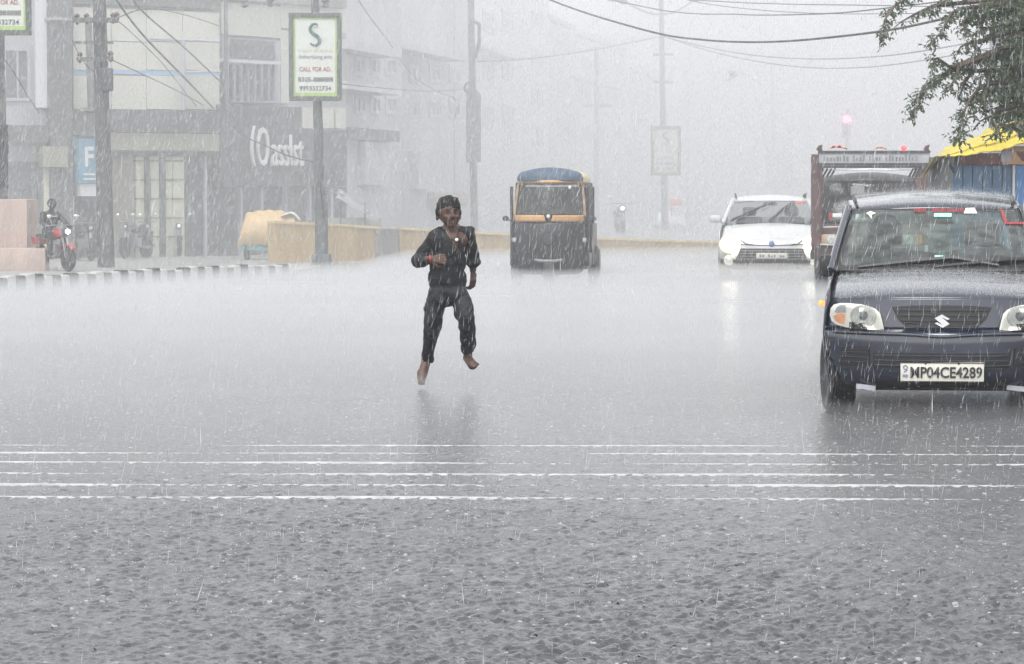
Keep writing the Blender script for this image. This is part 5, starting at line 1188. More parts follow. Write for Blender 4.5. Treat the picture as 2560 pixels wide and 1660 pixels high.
# ------------------------------------------------------------------ auto rickshaws
def rickshaw(label, loc, rz, canopy, band, lower, scale=1.0, group=None, front_canopy=None):
    r = thing('auto_rickshaw', label, 'auto rickshaw', loc, rz, group)
    k = .001414
    L = lambda cx, cyy: ((cx - 560) * k, (1400 - cyy) * k)
    # nose: rounded sheet from the road clearance up to the band
    rows = [(.34, .17, .42, .3, 0), (.22, .22, .5, .34, 0), (.12, .4, .53, .36, 0), (.06, .6, .54, .36, 0), (.05, .8, .535, .34, 0), (.08, .97, .525, .3, 0)]
    m = MB(); shell(m, rows, 24, 2.2); nose = m.build('nose', M[lower], r, solid=-.02, subsurf=1)
    bd_rows = [(.078, .972, .526, .3, 0), (.1, 1.075, .515, .28, 0)]
    for s in (-1, 1):
        m = MB(); f = lambda u, v, s=s: (lambda x, z: (x, row_y(bd_rows, x, z, 2.2) - .012, z))((s * (.035 + .03 * v + (.49 - .03 * v) * u)), .972 + .1 * v)
        m.grid(f, 12, 3, 0, 1); m.build('yellow_band', M[band], r, solid=-.012)
    m = MB(); m.lathe([(-.02, .02), (0, .03), (.02, .028)], (0, .05, 1.055), 'Y', 12); m.build('badge', M['letters'], r)
    wsr = windscreen_fn(.11, 1.085, .5, .3, 1.545, .455, .26)
    m = MB(); m.grid(wsr, 18, 8); wo_ = m.build('windscreen', M['glass_ricky'], r)
    out = [wsr(u, 0.0) for u in np.linspace(-1, 1, 15)] + [wsr(1, v) for v in np.linspace(.1, .9, 6)] + [wsr(u, 1.0) for u in np.linspace(1, -1, 15)] + [wsr(-1, v) for v in np.linspace(.9, .1, 6)]
    m = MB(); ring(m, out, .03, .012, .02); m.build('seal', M['canvas_black'], wo_)
    for s in (-1, 1): m = MB(); m.tube([wsr(s * 1.03, t) + Vector((s * .015, .0, 0)) for t in np.linspace(-.05, .93, 8)] + [wsr(s * .95, 1.05)], .02, 8); m.build('screen_frame', M['ricky_tan'], r); m = MB()
    m = MB(); m.tube([wsr(u * 1.07, 1.06) + Vector((0, -.01, 0)) for u in np.linspace(-1, 1, 13)], .03, 8); m.build('screen_frame', M[band], r)
    m = MB(); q = wsr(.66, .86); m.ell((q.x, q.y - .02, q.z), (.025, .01, .03), 10, 6); m.build('sticker', M['letters'], wo_)
    # canopy
    rf_ = [(.3, 1.585, .505, .2, .0), (.31, 1.66, .495, .18, .012), (.345, 1.725, .47, .15, .03), (.40, 1.765, .44, .12, .045), (.5, 1.79, .42, .1, .06), (.62, 1.79, .42, .06, .07)]
    m = MB(); shell(m, rf_, 20, 2.6); m.build('canopy_front', M[front_canopy or canopy], r, solid=-.015, subsurf=1)
    def cv(u, v):
        y = .46 + 1.85 * v; hw = .43 + .11 * min(1, v * 3); zt = 1.745 + .03 * math.sin(v * math.pi) - .1 * max(0, v - .85) * 6
        a = u * math.pi / 2; sx = math.copysign(abs(math.sin(a)) ** .75, u); return (sx * hw, y, zt - .26 * (1 - max(0, math.cos(a)) ** .55))
    m = MB(); m.grid(cv, 24, 10); cn = m.build('canopy', M[canopy], r, solid=-.015)
    for s in (-1, 1):
        m = MB(); m.grid(lambda u, v, s=s: (s * (.53 + .035 * v - .01 * math.sin(u * 30)), .6 + 1.65 * u, 1.56 - .64 * v), 20, 3, 0, 1); m.build('side_curtain', M['canvas_black'], r, solid=-.01)
        m = MB(); m.box(s * .6 - .02, s * .6 + .02, 1.0, 2.3, .3, .93, bev=.03); m.box(s * .585 - .02, s * .585 + .02, .42, 1.0, .3, .5, bev=.02); m.build('side_panel', M[lower], r)
        m = MB(); m.lathe([(-.08, .0), (-.08, .29), (-.03, .31), (.05, .31), (.09, .26)], (s * .6, 1.85, .27), 'X', 20); m.build('mudguard', M[lower], r)
        m = MB(); m.box(s * .53 - .03, s * .53 + .03, .3, .36, .66, .73, bev=.02); m.build('indicator', M['lilac'], r)
        m = MB(); m.tube([(s * .5, .34, .95), (s * .62, .3, 1.0)], .01, 6); m.ell((s * .66, .3, 1.02), (.05, .02, .04)); m.build('side_mirror', M['canvas_black'], r)
        wheel(r, s * .6, 1.85, .215, .1)
        m = MB(); m.tube([(s * .58, .5, .5), (s * .585, .5, 1.5)], .025, 6); m.build('door_post', M[lower], r)
    m = MB(); m.box(-.58, .58, 2.28, 2.32, .3, 1.5, bev=.01); m.build('back_panel', M['canvas_black'], r)
    m = MB(); m.box(-.56, .56, .5, 2.28, .25, .3); m.build('floor_pan', M[lower], r)
    m = MB(); m.box(-.5, .5, 1.6, 2.1, .5, .6, bev=.04); m.box(-.5, .5, 2.08, 2.2, .6, 1.1, bev=.04); m.build('rear_seat', M['seat'], r)
    m = MB(); m.lathe([(-.03, .03), (-.03, .085), (.0, .1), (.06, .07)], (0, .03, .72), 'Y', 18); hl = m.build('headlamp', M['ricky_black'], r); m = MB(); m.lathe([(-.036, .01), (-.034, .08), (-.028, .082)], (0, .03, .72), 'Y', 18); m.build('lens', M['ricky_black'], hl)
    m = MB(); m.tube([(-.2, .1, .4), (-.1, .02, .385), (.1, .02, .385), (.2, .1, .4)], .025, 8); m.build('bumper_bar', M['rim'], r)
    m = MB(); m.tube([(.12 * math.cos(a) * .0 + (.11 if i % 2 else -.11), .3 + .25 * math.cos(a), .24 + .2 * math.sin(a)) for i, a in enumerate(np.linspace(0, 3.1, 2))], .01, 4)
    m = MB(); m.lathe([(-.08, .2), (-.07, .26), (.07, .26), (.08, .2)], (0, .36, .25), 'X', 24); m.build('front_mudguard', M[lower], r)
    wheel(r, 0, .36, .215, .1)
    m = MB(); m.tube([(-.3, .6, .98), (0, .62, 1.0), (.3, .6, .98)], .016, 6); m.tube([(0, .62, 1.0), (0, .45, .5)], .03, 6); m.build('handlebar', M['canvas_black'], r)
    return r
dr_ = 42.6; rx = P(1370, 500, dr_)
ric = rickshaw('black auto rickshaw with blue canopy front and yellow windscreen band', (rx.x, dr_, 0), -R(4.5), 'canvas_cream', 'ricky_yellow', 'ricky_black', front_canopy='ricky_blue')
sitter2(ric, 0, 1.1, .38, -R(4.5), 'person at the handlebar inside the black auto rickshaw')
def covered_cart(label, x0, x1, ytop, ymid, ybot, d, cover, base, rz=0.0):
    a, b = D(x0, 500, d), D(x1, 500, d); W = b.x - a.x; cx = (a.x + b.x) / 2
    zt, zm = D(x0, ytop, d).z, D(x0, ymid, d).z
    r = thing('covered_cart', label, 'cart', (cx, d, 0), rz)
    m = MB(); m.box(-W * .44, W * .44, 0, .8, .22, zm, bev=.03); m.build('cart_body', M[base], r)
    def cov(u, v):     # sheet thrown over a load
        t = abs(u); k = min(1, (1 - t) / .22); prof = zm - .02 + (zt - zm) * (1 - (1 - min(1, k)) ** 2.2) * (.86 + .14 * math.sin((u + 1.1) * 1.5))
        e = math.sin(math.pi * min(1, max(0, v))) ** .35
        return (u * W / 2 * (1 - .1 * e), -.06 + .92 * v + .02 * math.sin(u * 14), zm - .02 + (prof - zm + .02) * e + .012 * math.sin(u * 17 + v * 5))
    m = MB(); m.grid(cov, 36, 16); m.build('cover', M[cover], r, solid=-.01)
    for sx in (-1, 1):
        for y in (.1, .7): wheel(r, sx * W * .36, y, .2, .05)
    m = MB(); m.tube([(W * .4, .1, zm - .06), (W * .62, .1, zm + .02)], .02, 6); m.tube([(W * .4, .7, zm - .06), (W * .62, .7, zm + .02)], .02, 6); m.tube([(W * .62, .1, zm + .02), (W * .62, .7, zm + .02)], .02, 6); m.build('push_handle', M['pole'], r)
    return r
cc = covered_cart('cart under a yellow sheet with blue green base, left of the median wall', 548, 704, 486, 568, 604, 58.6, 'van_yellow', 'van_green')
a = D(672, 493, 58.5); m = MB(); m.grid(lambda u, v: (a.x - cc.location.x + .2 * u, .05 + .5 * v, a.z - .02 - .16 * max(0, u) ** 2 - .07 * max(0, -u) + .03 * math.sin(v * 3.1)), 10, 6); m.build('sheet', M['letters'], cc, solid=-.008)  # white patch standing for the highlight on the cover's corner
covered_cart('faint cart with an orange sheet behind the second street lamp', 1520, 1600, 490, 532, 560, 96, 'hazed_wall', 'blue_wall')
oc = bpy.data.objects['covered_cart.001']; a = D(1558, 478, 95.9); b = D(1586, 462, 95.9)
m = MB(); m.box(a.x - oc.location.x, b.x - oc.location.x, -.06, .3, a.z, b.z, bev=.03); m.tube([(a.x - oc.location.x + .05, .1, a.z), (a.x - oc.location.x + .05, .1, a.z - .6)], .03, 6); m.build('flag', M['orange_tarp'], oc)

# ------------------------------------------------------------------ motorcycles and the rider
def motorcycle(label, loc, rz, body_mat, lit=None, group='motorcycles parked along the shop fronts'):
    r = thing('motorcycle', label, 'motorcycle', loc, rz, group)    # front towards -y
    for y in (0.0, 1.25):
        w_ = thing('wheel', None, None, (0, y, .3)); w_.parent = r
        m = MB(); m.lathe([(-.04, .24), (-.05, .27), (0, .305), (.05, .27), (.04, .24)], (0, 0, 0), 'X', 24); m.build('tyre', M['rubber'], w_)
        m = MB(); m.lathe([(-.03, .23), (-.02, .245), (.02, .245), (.03, .23)], (0, 0, 0), 'X', 20)
        for a in range(6): m.tube([(0, 0, 0), (0, .23 * math.cos(a), .23 * math.sin(a))], .008, 4)
        m.build('rim', M['bike_metal'], w_)
    m = MB(); m.tube([(0, 0, .62), (0, .12, .86), (0, .3, 1.0)], .03, 8)
    for s in (-1, 1): m.tube([(s * .07, 0, .3), (s * .07, .1, .66), (s * .07, .2, .9)], .022, 6); m.tube([(s * .08, 1.25, .3), (s * .08, .6, .34)], .02, 6); m.tube([(s * .1, 1.25, .32), (s * .11, 1.1, .68)], .022, 6)
    m.tube([(0, .3, .85), (0, .6, .72), (0, 1.2, .72)], .03, 8); m.tube([(0, .28, .8), (0, .42, .36), (0, .8, .34)], .025, 8); m.build('frame', M['bike_metal'], r)
    m = MB(); m.ell((0, .45, .84), (.14, .26, .12)); m.build('fuel_tank', M[body_mat], r)
    m = MB(); m.box(-.13, .13, .62, 1.32, .74, .83, bev=.04); m.build('seat', M['seat'], r)
    m = MB(); m.prism([(-.1, .6), (.1, .6), (.13, .76), (-.13, .76)], 1.15, 1.5); m.build('tail', M[body_mat], r)
    m = MB(); m.box(-.06, .06, 1.5, 1.53, .64, .72, bev=.01); m.build('tail_lamp', M['redink'], r)
    m = MB(); m.box(-.14, .14, .42, .78, .3, .6, bev=.06); m.build('engine', M['bike_metal'], r)
    m = MB(); m.tube([(.13, .6, .34), (.15, 1.0, .3), (.15, 1.45, .36)], [.03, .045, .05], 8); m.build('exhaust', M['bike_metal'], r)
    m = MB(); m.lathe([(-.06, .04), (-.07, .085), (0, .1), (.1, .05)], (0, .08, .9), 'Y', 16); hl = m.build('headlamp', M['bike'], r)
    m = MB(); m.ell((0, .01, .9), (.055, .025, .055), 14, 8); m.build('lens', M['bikelit'] if lit is True else M['bikelit2'] if lit else M['lampgrey'], hl)
    m = MB(); m.tube([(-.36, .34, 1.02), (-.2, .24, 1.04), (.2, .24, 1.04), (.36, .34, 1.02)], .014, 6); m.build('handlebar', M['bike_metal'], r)
    for s in (-1, 1):
        m = MB(); m.tube([(s * .26, .26, 1.04), (s * .34, .22, 1.2)], .008, 5); m.ell((s * .35, .22, 1.24), (.055, .012, .04)); m.build('mirror', M['reflector'], r)
    m = MB(); m.grid(lambda u, v: (u * .07, .0 + .33 * math.cos(.6 + 1.9 * v), .3 + .33 * math.sin(.6 + 1.9 * v) - .02 * u * u), 4, 8, -1, 1, 0, 1); m.build('mudguard', M[body_mat], r, solid=-.01)
    return r
g50 = 50.0; mp = D(165, 600, g50)
mot = motorcycle('red motorcycle carrying a hunched rider, headlamp lit, behind the plinth', (mp.x, g50 - .3, .03), R(38), 'bike_red', True, None)
c_, s_ = math.cos(R(38)), math.sin(R(38))
rd_ = thing('person', 'dark clothed hunched rider on the red motorcycle at left', 'person', (mp.x - s_ * .66, g50 - .3 + c_ * .66, .03 + .63), R(38)); mot.scale = (.78,) * 3; rd_.scale = (.72,) * 3
m = MB(); m.ell((0, .02, .1), (.19, .16, .14)); m.ell((0, -.02, .38), (.215, .15, .24)); m.caps((0, -.06, .55), (0, -.1, .66), .06, .055); m.ell((0, -.13, .75), (.085, .1, .12))
for s in (-1, 1): m.chain([(s * .2, -.03, .52), (s * .33, -.2, .3), (s * .3, -.5, .2)], [.075, .06, .045]); m.chain([(s * .1, .0, .06), (s * .2, -.42, .02), (s * .17, -.3, -.42), (s * .17, -.42, -.46)], [.1, .075, .055, .04])
organic(m, 'body', M['clothes'], rd_, .018, 3, ((.1, .02),))
m = MB(); m.ell((0, -.12, .78), (.115, .13, .125)); m.build('helmet', M['canvas_black'], rd_)
m = MB(); m.tube([(-.12, -.17, .47), (0, -.2, .46), (.12, -.17, .47)], .014, 6); m.build('jacket_stripe', M['canvas_cream'], rd_)
spots = [(222, 606, 58, 25, 'bike', False), (300, 607, 60, -20, 'bike', False), (352, 606, 61, 30, 'bike', False), (424, 606, 62, 15, 'bike', 2), (480, 607, 63, -25, 'bike_red', False), (262, 604, 62, 40, 'bike_red', False)]
labs = ['parked motorcycle right of the rider, below the blue F sign', 'dark motorcycle parked left of the cream shutters', 'parked motorcycle with a lit lamp before the cream shutters', 'parked motorcycle with bright lamp below the right hand shutters', 'motorcycle parked in front of the dark doorway', 'motorcycle parked behind the thick concrete pole']
proto = {}
for (x, y, d, a, bm__, lit), lb in zip(spots, labs):
    p = D(x, y, d); key = (bm__, lit)
    if key not in proto: proto[key] = motorcycle(lb, (p.x, d - .6, .03), R(a), bm__, lit); proto[key].scale = (.74,) * 3
    else:
        c = copy_tree(proto[key]); c.location = (p.x, d - .6, .03); c.rotation_euler = (0, 0, R(a)); c['label'] = lb
p = D(1447, 600, 84); motorcycle('distant motorcycle with a bright headlamp right of the auto rickshaw', (p.x, 84, .06), R(4), 'bike', True, None)
# stall with slanted pale sheet behind the median
p = D(800, 600, 62); stl = thing('stall', 'pale slanted awning sheet on a stall frame behind the median wall', 'stall', (p.x, 62, 0))
def sl(x, y): q = D(x, y, 62); return q.x - p.x, q.z
m = MB()
for x in (700, 790, 848): a = sl(x, 470); m.tube([(a[0], .1, 0), (a[0], .1, a[1])], .022, 6)
a, b, c, d_ = sl(690, 500), sl(700, 450), sl(726, 430), sl(800, 455); m.tube([(a[0], .1, a[1]), (b[0], .08, b[1]), (c[0], .08, c[1]), (d_[0], .1, d_[1])], .02, 6)
a, b = sl(695, 480), sl(728, 515); m.tube([(a[0], .1, a[1]), ((a[0] + b[0]) / 2 + .1, .05, (a[1] + b[1]) / 2 - .2), (b[0], .1, b[1])], .02, 6); m.build('frame', M['pole'], stl)
m = MB(); a, b = sl(782, 446), sl(856, 488); m.grid(lambda u, v: (a[0] + (b[0] - a[0]) * u, -.1 + .9 * v, a[1] - .12 + (b[1] - a[1]) * u + .2 * v * (1 - .6 * u) + .02 * math.sin(u * 9)), 10, 5, 0, 1); m.build('awning', M['grey_wall'], stl, solid=-.012)
m = MB(); a = sl(786, 505); m.box(a[0] - .5, a[0] + .9, .1, .8, .5, .86, bev=.02); m.build('counter', M['conc'], stl)

# ================================================================== THE RUNNING BOY
db = 20.2; SB = FPX / db
bx = (1125 - 1280) / SB
boy = thing('person', 'barefoot child in soaked black clothes running towards the camera', 'person', (bx, db, 0))
def bp(cx, cyy, y=0.0):     # place on the figure from a crop of the photograph (0.35 px per crop px), y = depth behind the figure's plane
    sx, sy = 980 + cx * .35, 460 + cyy * .35; q = P(sx, sy, db + y); return Vector((q.x - bx, y, q.z))
sk = MB()
hc = bp(405, 205, -.03)
sk.ell(hc + Vector((0, 0.012, .012)), (.081, .094, .095), 20, 14); sk.ell(hc + Vector((.016, -.03, -.04)), (.064, .058, .062), 18, 12)
sk.ell(hc + Vector((.02, -.06, -.088)), (.024, .02, .018))                     # chin
sk.ell(hc + Vector((.032, -.09, -.028)), (.0135, .0145, .0115)); sk.caps(hc + Vector((.029, -.078, .006)), hc + Vector((.032, -.094, -.026)), .007, .011)
for s in (-1, 1):
    sk.ell(hc + Vector((.022 + s * .036, -.066, -.028)), (.022, .018, .018)); sk.ell(hc + Vector((.022 + s * .03, -.074, .018)), (.024, .01, .007))
sk.ell(hc + Vector((-.082, .0, -.032)), (.011, .017, .026)); sk.ell(hc + Vector((.08, .03, -.03)), (.007, .016, .022))
sk.caps(bp(415, 280, 0), bp(425, 345, .012), .046, .052)
sk.chain([bp(425, 350, .02), bp(420, 420, .0), bp(405, 560, .0), bp(400, 740, .015)], [.085, .1, .095, .1])
sk.ell(bp(430, 400, .0), (.12, .085, .09)); 
shL, shR = bp(322, 368, .02), bp(535, 362, .02)
elL, wrL = bp(192, 545, .05), bp(272, 537, -.115)
elR, wrR = bp(578, 535, .07), bp(578, 615, .1)
sk.chain([shL, elL, wrL], [.042, .034, .024]); sk.chain([shR, elR, wrR], [.042, .034, .024])
hipL, hipR = bp(335, 775, .01), bp(465, 775, .0)
knL, anL = bp(292, 1015, .03), bp(252, 1235, .16)
knR, anR = bp(528, 950, -.12), bp(541, 1195, .03)
sk.chain([hipL, knL, anL], [.075, .05, .033]); sk.chain([hipR, knR, anR], [.075, .05, .033])
# feet: one pointing down to the road, one lifted with toes to the right
heL, baL, toL = bp(236, 1262, .2), bp(215, 1370, .1), bp(208, 1412, .07)
sk.chain([anL, bp(240, 1280, .16), baL, toL], [.033, .034, .036, .022]); sk.ell(heL, (.03, .034, .034)); sk.ell(bp(203, 1365, .1), (.026, .025, .05))
sk.chain([anR, bp(545, 1250, .03), bp(575, 1292, -.04)], [.033, .032, .036]); sk.ell(bp(534, 1240, .07), (.028, .034, .034))
for k in range(5):      # toes
    a = bp(572 + 9 * k, 1300 - 5 * k, -.045 + .004 * k); sk.caps(a, a + Vector((.012, -.034, -.006)), .012 - .001 * k, .0095 - .0006 * k, 8)
    a = bp(193 + 9 * k, 1396 + 2 * (k % 3), .085); sk.caps(a, a + Vector((0, -.016, -.03)), .011, .0085, 8)
# hands
def hand(w_, fwd, up_, side, fist=1.0, size=1.0):
    fwd = Vector(fwd).normalized(); up_ = Vector(up_); up_ = (up_ - fwd * up_.dot(fwd)).normalized(); lat = fwd.cross(up_)   # palm faces -up
    q = w_ + fwd * .042 * size
    for k in (-1, 0, 1): sk.caps(w_ + fwd * .008 + lat * .008 * k, w_ + fwd * .068 * size + lat * .021 * k * size, .0145, .0125, 10)
    for k, ln in enumerate((.031, .035, .033, .026)):
        b = w_ + fwd * .076 * size + lat * (.029 - .0193 * k) * side * size; d1 = (fwd - up_ * .55 * fist).normalized(); d2 = (fwd * (1 - 1.2 * fist) - up_ * 1.1 * fist).normalized(); d3 = (fwd * (.6 - 1.5 * fist) - up_ * .5).normalized()
        p1 = b + d1 * ln * size; p2 = p1 + d2 * ln * .75 * size; p3 = p2 + d3 * ln * .55 * size
        sk.caps(b - fwd * .01, p1, .0092, .0086, 8); sk.caps(p1, p2, .0086, .0078, 8); sk.caps(p2, p3, .0078, .0068, 8)
    t0 = w_ + fwd * .026 * size + lat * .024 * side * size; t1 = t0 + (fwd * .6 + lat * .7 * side - up_ * .3).normalized() * .034 * size; t2 = t1 + (fwd * .9 + lat * .05 * side - up_ * .5).normalized() * .028 * size
    sk.caps(t0, t1, .0125, .0105, 8); sk.caps(t1, t2, .0105, .008, 8)
hand(wrL, (1.0, -.28, .03), (0.05, -1.0, .2), 1, .95, 1.05)
hand(wrR, (.02, .06, -1.0), (.9, -.5, 0.0), -1, .5, 1.1)
body_b = organic(sk, 'body', M['skin'], boy, .0052, 3)
# eyes, brows, lips
for s in (-1, 1):
    e = hc + Vector((.022 + s * .029, -.077, .004)); m = MB(); m.ell(e, (.0105, .008, .0055), 10, 8); eb = m.build('eye', M['eye'], boy)
    m = MB(); m.ell(e + Vector((.001, -.005, 0)), (.005, .005, .0055), 8, 6); m.build('iris', M['iris'], eb)
    m = MB(); m.tube([hc + Vector((.022 + s * .012, -.086, .02)), hc + Vector((.022 + s * .03, -.086, .0255)), hc + Vector((.022 + s * .047, -.074, .02))], [.003, .0042, .002], 6); m.build('eyebrow', M['hair'], boy)
m = MB(); m.ell(hc + Vector((.027, -.088, -.062)), (.017, .006, .0035)); m.ell(hc + Vector((.027, -.087, -.069)), (.0145, .006, .0045)); m.build('lips', M['lip'], boy)
# hair: wet cap with a fringe
hm = MB(); hm.ell(hc + Vector((-.002, .022, .042)), (.088, .098, .078), 20, 12); hm.ell(hc + Vector((-.004, .045, .018)), (.078, .066, .075), 18, 12)
rh = random.Random(3)
for k in range(34):
    a = -2.5 + 3.6 * k / 33.0; r0 = Vector((.062 * math.sin(a) - .002, -.07 * math.cos(a) + .02, .085)); r1 = Vector((.087 * math.sin(a) * 1.0, -.087 * math.cos(a) + .014, .034 + rh.uniform(-.014, .012) - (.018 if a < -1.25 else 0)))
    hm.caps(hc + r0, hc + r1, .013, .006, 7)
for k in range(16):
    a = rh.uniform(0, 6.28); b_ = rh.uniform(.2, 1.1); c = hc + Vector((.084 * math.sin(b_) * math.cos(a), .022 + .092 * math.sin(b_) * math.sin(a), .042 + .076 * math.cos(b_))); hm.caps(c, c + Vector((rh.uniform(-.02, .02), rh.uniform(-.02, .01), rh.uniform(-.006, .008))), .012, .006, 7)
for (x, z, y) in ((-.078, -.012, .01), (-.08, .008, -.02), (-.07, -.004, .04), (.076, .0, .02), (-.05, -.03, .08), (.045, -.03, .085)): hm.ell(hc + Vector((x, y, z)), (.016, .026, .03), 10, 8)
organic(hm, 'hair', M['hair'], boy, .0055, 2, ((.02, .006),))
# shirt
st = MB()
st.chain([bp(425, 356, .02), bp(418, 430, .0), bp(402, 560, .0), bp(398, 690, .01)], [.088, .112, .108, .115])
st.ell(bp(403, 420, .0), (.135, .098, .11)); st.ell(bp(398, 560, 0), (.132, .1, .12)); st.ell(bp(396, 680, .01), (.14, .105, .13)); st.ell(bp(394, 770, .01), (.14, .112, .075)); st.caps(bp(350, 770, .0), bp(340, 815, -.03), .075, .07); st.caps(bp(445, 770, .0), bp(462, 800, -.05), .075, .07)
st.chain([bp(345, 350, .02), shL], [.052, .058]); st.chain([bp(490, 345, .02), shR + Vector((.0, 0, .005))], [.052, .055])
st.chain([shL, elL, bp(238, 548, -.055)], [.058, .054, .04]); st.ell(elL + Vector((-.005, 0, -.012)), (.048, .055, .044)); st.ell(bp(228, 480, .05), (.05, .05, .05))
st.chain([shR, bp(570, 480, .05), elR, bp(580, 560, .08)], [.055, .047, .046, .05]); st.ell(bp(584, 560, .075), (.055, .055, .032))
st.ell(bp(550, 325, .02), (.042, .04, .026)); st.ell(bp(566, 335, .01), (.026, .03, .02))       # bunched cloth on the shoulder
st.caps(bp(372, 320, .0), bp(350, 345, -.02), .02, .024); st.caps(bp(470, 318, .0), bp(490, 345, -.02), .02, .024)   # collar
shirt = organic(st, 'shirt', M['shirt'], boy, .0075, 5, ((.09, .02), (.035, .008)))
# open the neckline: a V down the chest
bm = bmesh.new(); bm.from_mesh(shirt.data); zv0, zv1 = bp(0, 470).z, bp(0, 335).z; xv0, xv1 = bp(478, 0).x, bp(425, 0).x
kill = []
for f in bm.faces:
    c = f.calc_center_median(); t = (c.z - zv0) / (zv1 - zv0)
    if c.y < -.03 and 0 < t < 1.25 and abs(c.x - (xv0 + (xv1 - xv0) * min(t, 1))) < .008 + .036 * t: kill.append(f)
bmesh.ops.delete(bm, geom=kill, context='FACES')
for _ in range(14):      # clean, even neckline edge
    mv = {}
    for v in bm.verts:
        if v.is_boundary:
            nb = [e.other_vert(v).co for e in v.link_edges if e.is_boundary]
            if len(nb) == 2: mv[v] = v.co * .4 + (nb[0] + nb[1]) * .3
    for v, c in mv.items(): v.co = c
bm.to_mesh(shirt.data); bm.free()
ch = MB(); ch.ell(bp(444, 405, -.035), (.05, .061, .085), 16, 10); ch.build('chest', M['skin'], boy)
m = MB(); m.ell(bp(462, 398, -.1), (.0125, .006, .0115), 12, 8); pe = m.build('pendant', M['pendant'], boy)
m = MB(); m.ell(bp(428, 393, -.1), (.006, .005, .008), 8, 6); m.tube([bp(400, 335, -.05), bp(425, 385, -.095), bp(460, 395, -.103), bp(480, 370, -.08), bp(478, 330, -.05)], .0018, 5); m.build('cord', M['ink'], pe)
m = MB(); m.tube([wrL + Vector((.004 , .027 * math.cos(k) * .98, .027 * math.sin(k))) for k in np.linspace(0, 6.28, 18)], .005, 6); m.build('wrist_thread', M['thread'], boy)
# trousers, bunched at the knees, cuffs above bare feet
tr = MB()
tr.ell(bp(397, 770, .01), (.115, .095, .09)); tr.ell(bp(393, 815, .01), (.105, .09, .06))
tr.chain([hipL, bp(300, 900, .01), knL, bp(268, 1130, .09), bp(256, 1235, .155)], [.074, .072, .064, .05, .042]); tr.chain([hipR, bp(515, 880, -.08), knR, bp(540, 1080, -.03), bp(545, 1180, .025)], [.074, .068, .063, .054, .042])
for (x, y, dp, rr) in ((254, 890, -.01, .034), (258, 925, .0, .03), (300, 960, -.03, .045), (288, 1040, -.0, .045), (260, 1040, .05, .04), (250, 1200, .12, .03), (238, 1245, .14, .026), (285, 1250, .14, .022), (470, 920, -.1, .034), (548, 900, -.12, .042), (555, 960, -.12, .04), (510, 1000, -.12, .045), (565, 1040, -.08, .04), (512, 1090, -.04, .04), (570, 1130, -.02, .038), (525, 1165, .0, .04), (540, 850, -.08, .036)):
    tr.ell(bp(x, y, dp), (rr * .9, rr * .85, rr * 1.5), 12, 8)
organic(tr, 'trousers', M['trouser'], boy, .0075, 6, ((.08, .018), (.03, .007)))

# ================================================================== RAIN, SPLASH, HAZE
def rain_mat(name, col, trans, clear):
    m = bpy.data.materials.new(name); m.use_nodes = True; t = m.node_tree; b = t.nodes['Principled BSDF']
    b.inputs['Base Color'].default_value = (*col, 1); b.inputs['Roughness'].default_value = 0.15
    tl = t.nodes.new('ShaderNodeBsdfTranslucent'); tl.inputs[0].default_value = (*col, 1)
    mx = t.nodes.new('ShaderNodeMixShader'); mx.inputs[0].default_value = trans; o = t.nodes['Material Output']
    t.links.new(b.outputs[0], mx.inputs[1]); t.links.new(tl.outputs[0], mx.inputs[2])
    tp = t.nodes.new('ShaderNodeBsdfTransparent'); m2 = t.nodes.new('ShaderNodeMixShader'); m2.inputs[0].default_value = clear
    t.links.new(mx.outputs[0], m2.inputs[1]); t.links.new(tp.outputs[0], m2.inputs[2]); t.links.new(m2.outputs[0], o.inputs['Surface']); return m
M['rain'] = rain_mat('falling rain', (0.85, 0.87, 0.88), 0.5, 0.4)
M['splash'] = rain_mat('splashed water', (0.78, 0.8, 0.81), 0.4, 0.45)
def rain(n, d0, d1, k_=1.0):
    d = RNG.uniform(d0 ** 3.6, d1 ** 3.6, n * 2) ** (1 / 3.6); hx = .18 * d * 1.25 + .8
    x = RNG.uniform(-1, 1, n * 2) * hx; z = RNG.uniform(0.03, 1, n * 2) * (1.55 + .078 * d)
    keep = z > 1.4 - .20 * d; d, x, z = d[keep][:n], x[keep][:n], z[keep][:n]; n = len(d)
    L = RNG.uniform(.016, .07, n) * (1 + d / 60); r = RNG.uniform(.0007, .0013, n) * (1 + d / 30.0) * k_
    wind = -.12 - .28 * np.clip((d - 14) / 30, 0, 1)
    ax = np.stack([wind + RNG.normal(0, .13, n), RNG.normal(0, .1, n), np.full(n, -1.0)], 1); ax /= np.linalg.norm(ax, axis=1)[:, None]
    c = np.stack([x, d, z], 1); e1 = np.cross(ax, np.array([0, 1.0, 0])); e1 /= np.linalg.norm(e1, axis=1)[:, None]; e2 = np.cross(ax, e1)
    V = np.zeros((n, 5, 3)); V[:, 0] = c - ax * (L * .5)[:, None]; V[:, 4] = c + ax * (L * .5)[:, None]
    for k in range(3): a = 2 * math.pi * k / 3; V[:, 1 + k] = c + ax * (L * .2)[:, None] + (e1 * math.cos(a) + e2 * math.sin(a)) * r[:, None]
    F = np.array([[0, 1, 2], [0, 2, 3], [0, 3, 1], [4, 2, 1], [4, 3, 2], [4, 1, 3]])
    return V.reshape(-1, 3), (F[None] + (np.arange(n) * 5)[:, None, None]).reshape(-1, 3)
V, F = rain(90000, 4.5, 70)
V2, F2 = rain(17000, 7, 20, .5); F = np.concatenate([F, F2 + len(V)]); V = np.concatenate([V, V2])
tag(np_mesh('rain', V, F, M['rain']), 'slanting streaks of falling rain everywhere', None, None, 'stuff')
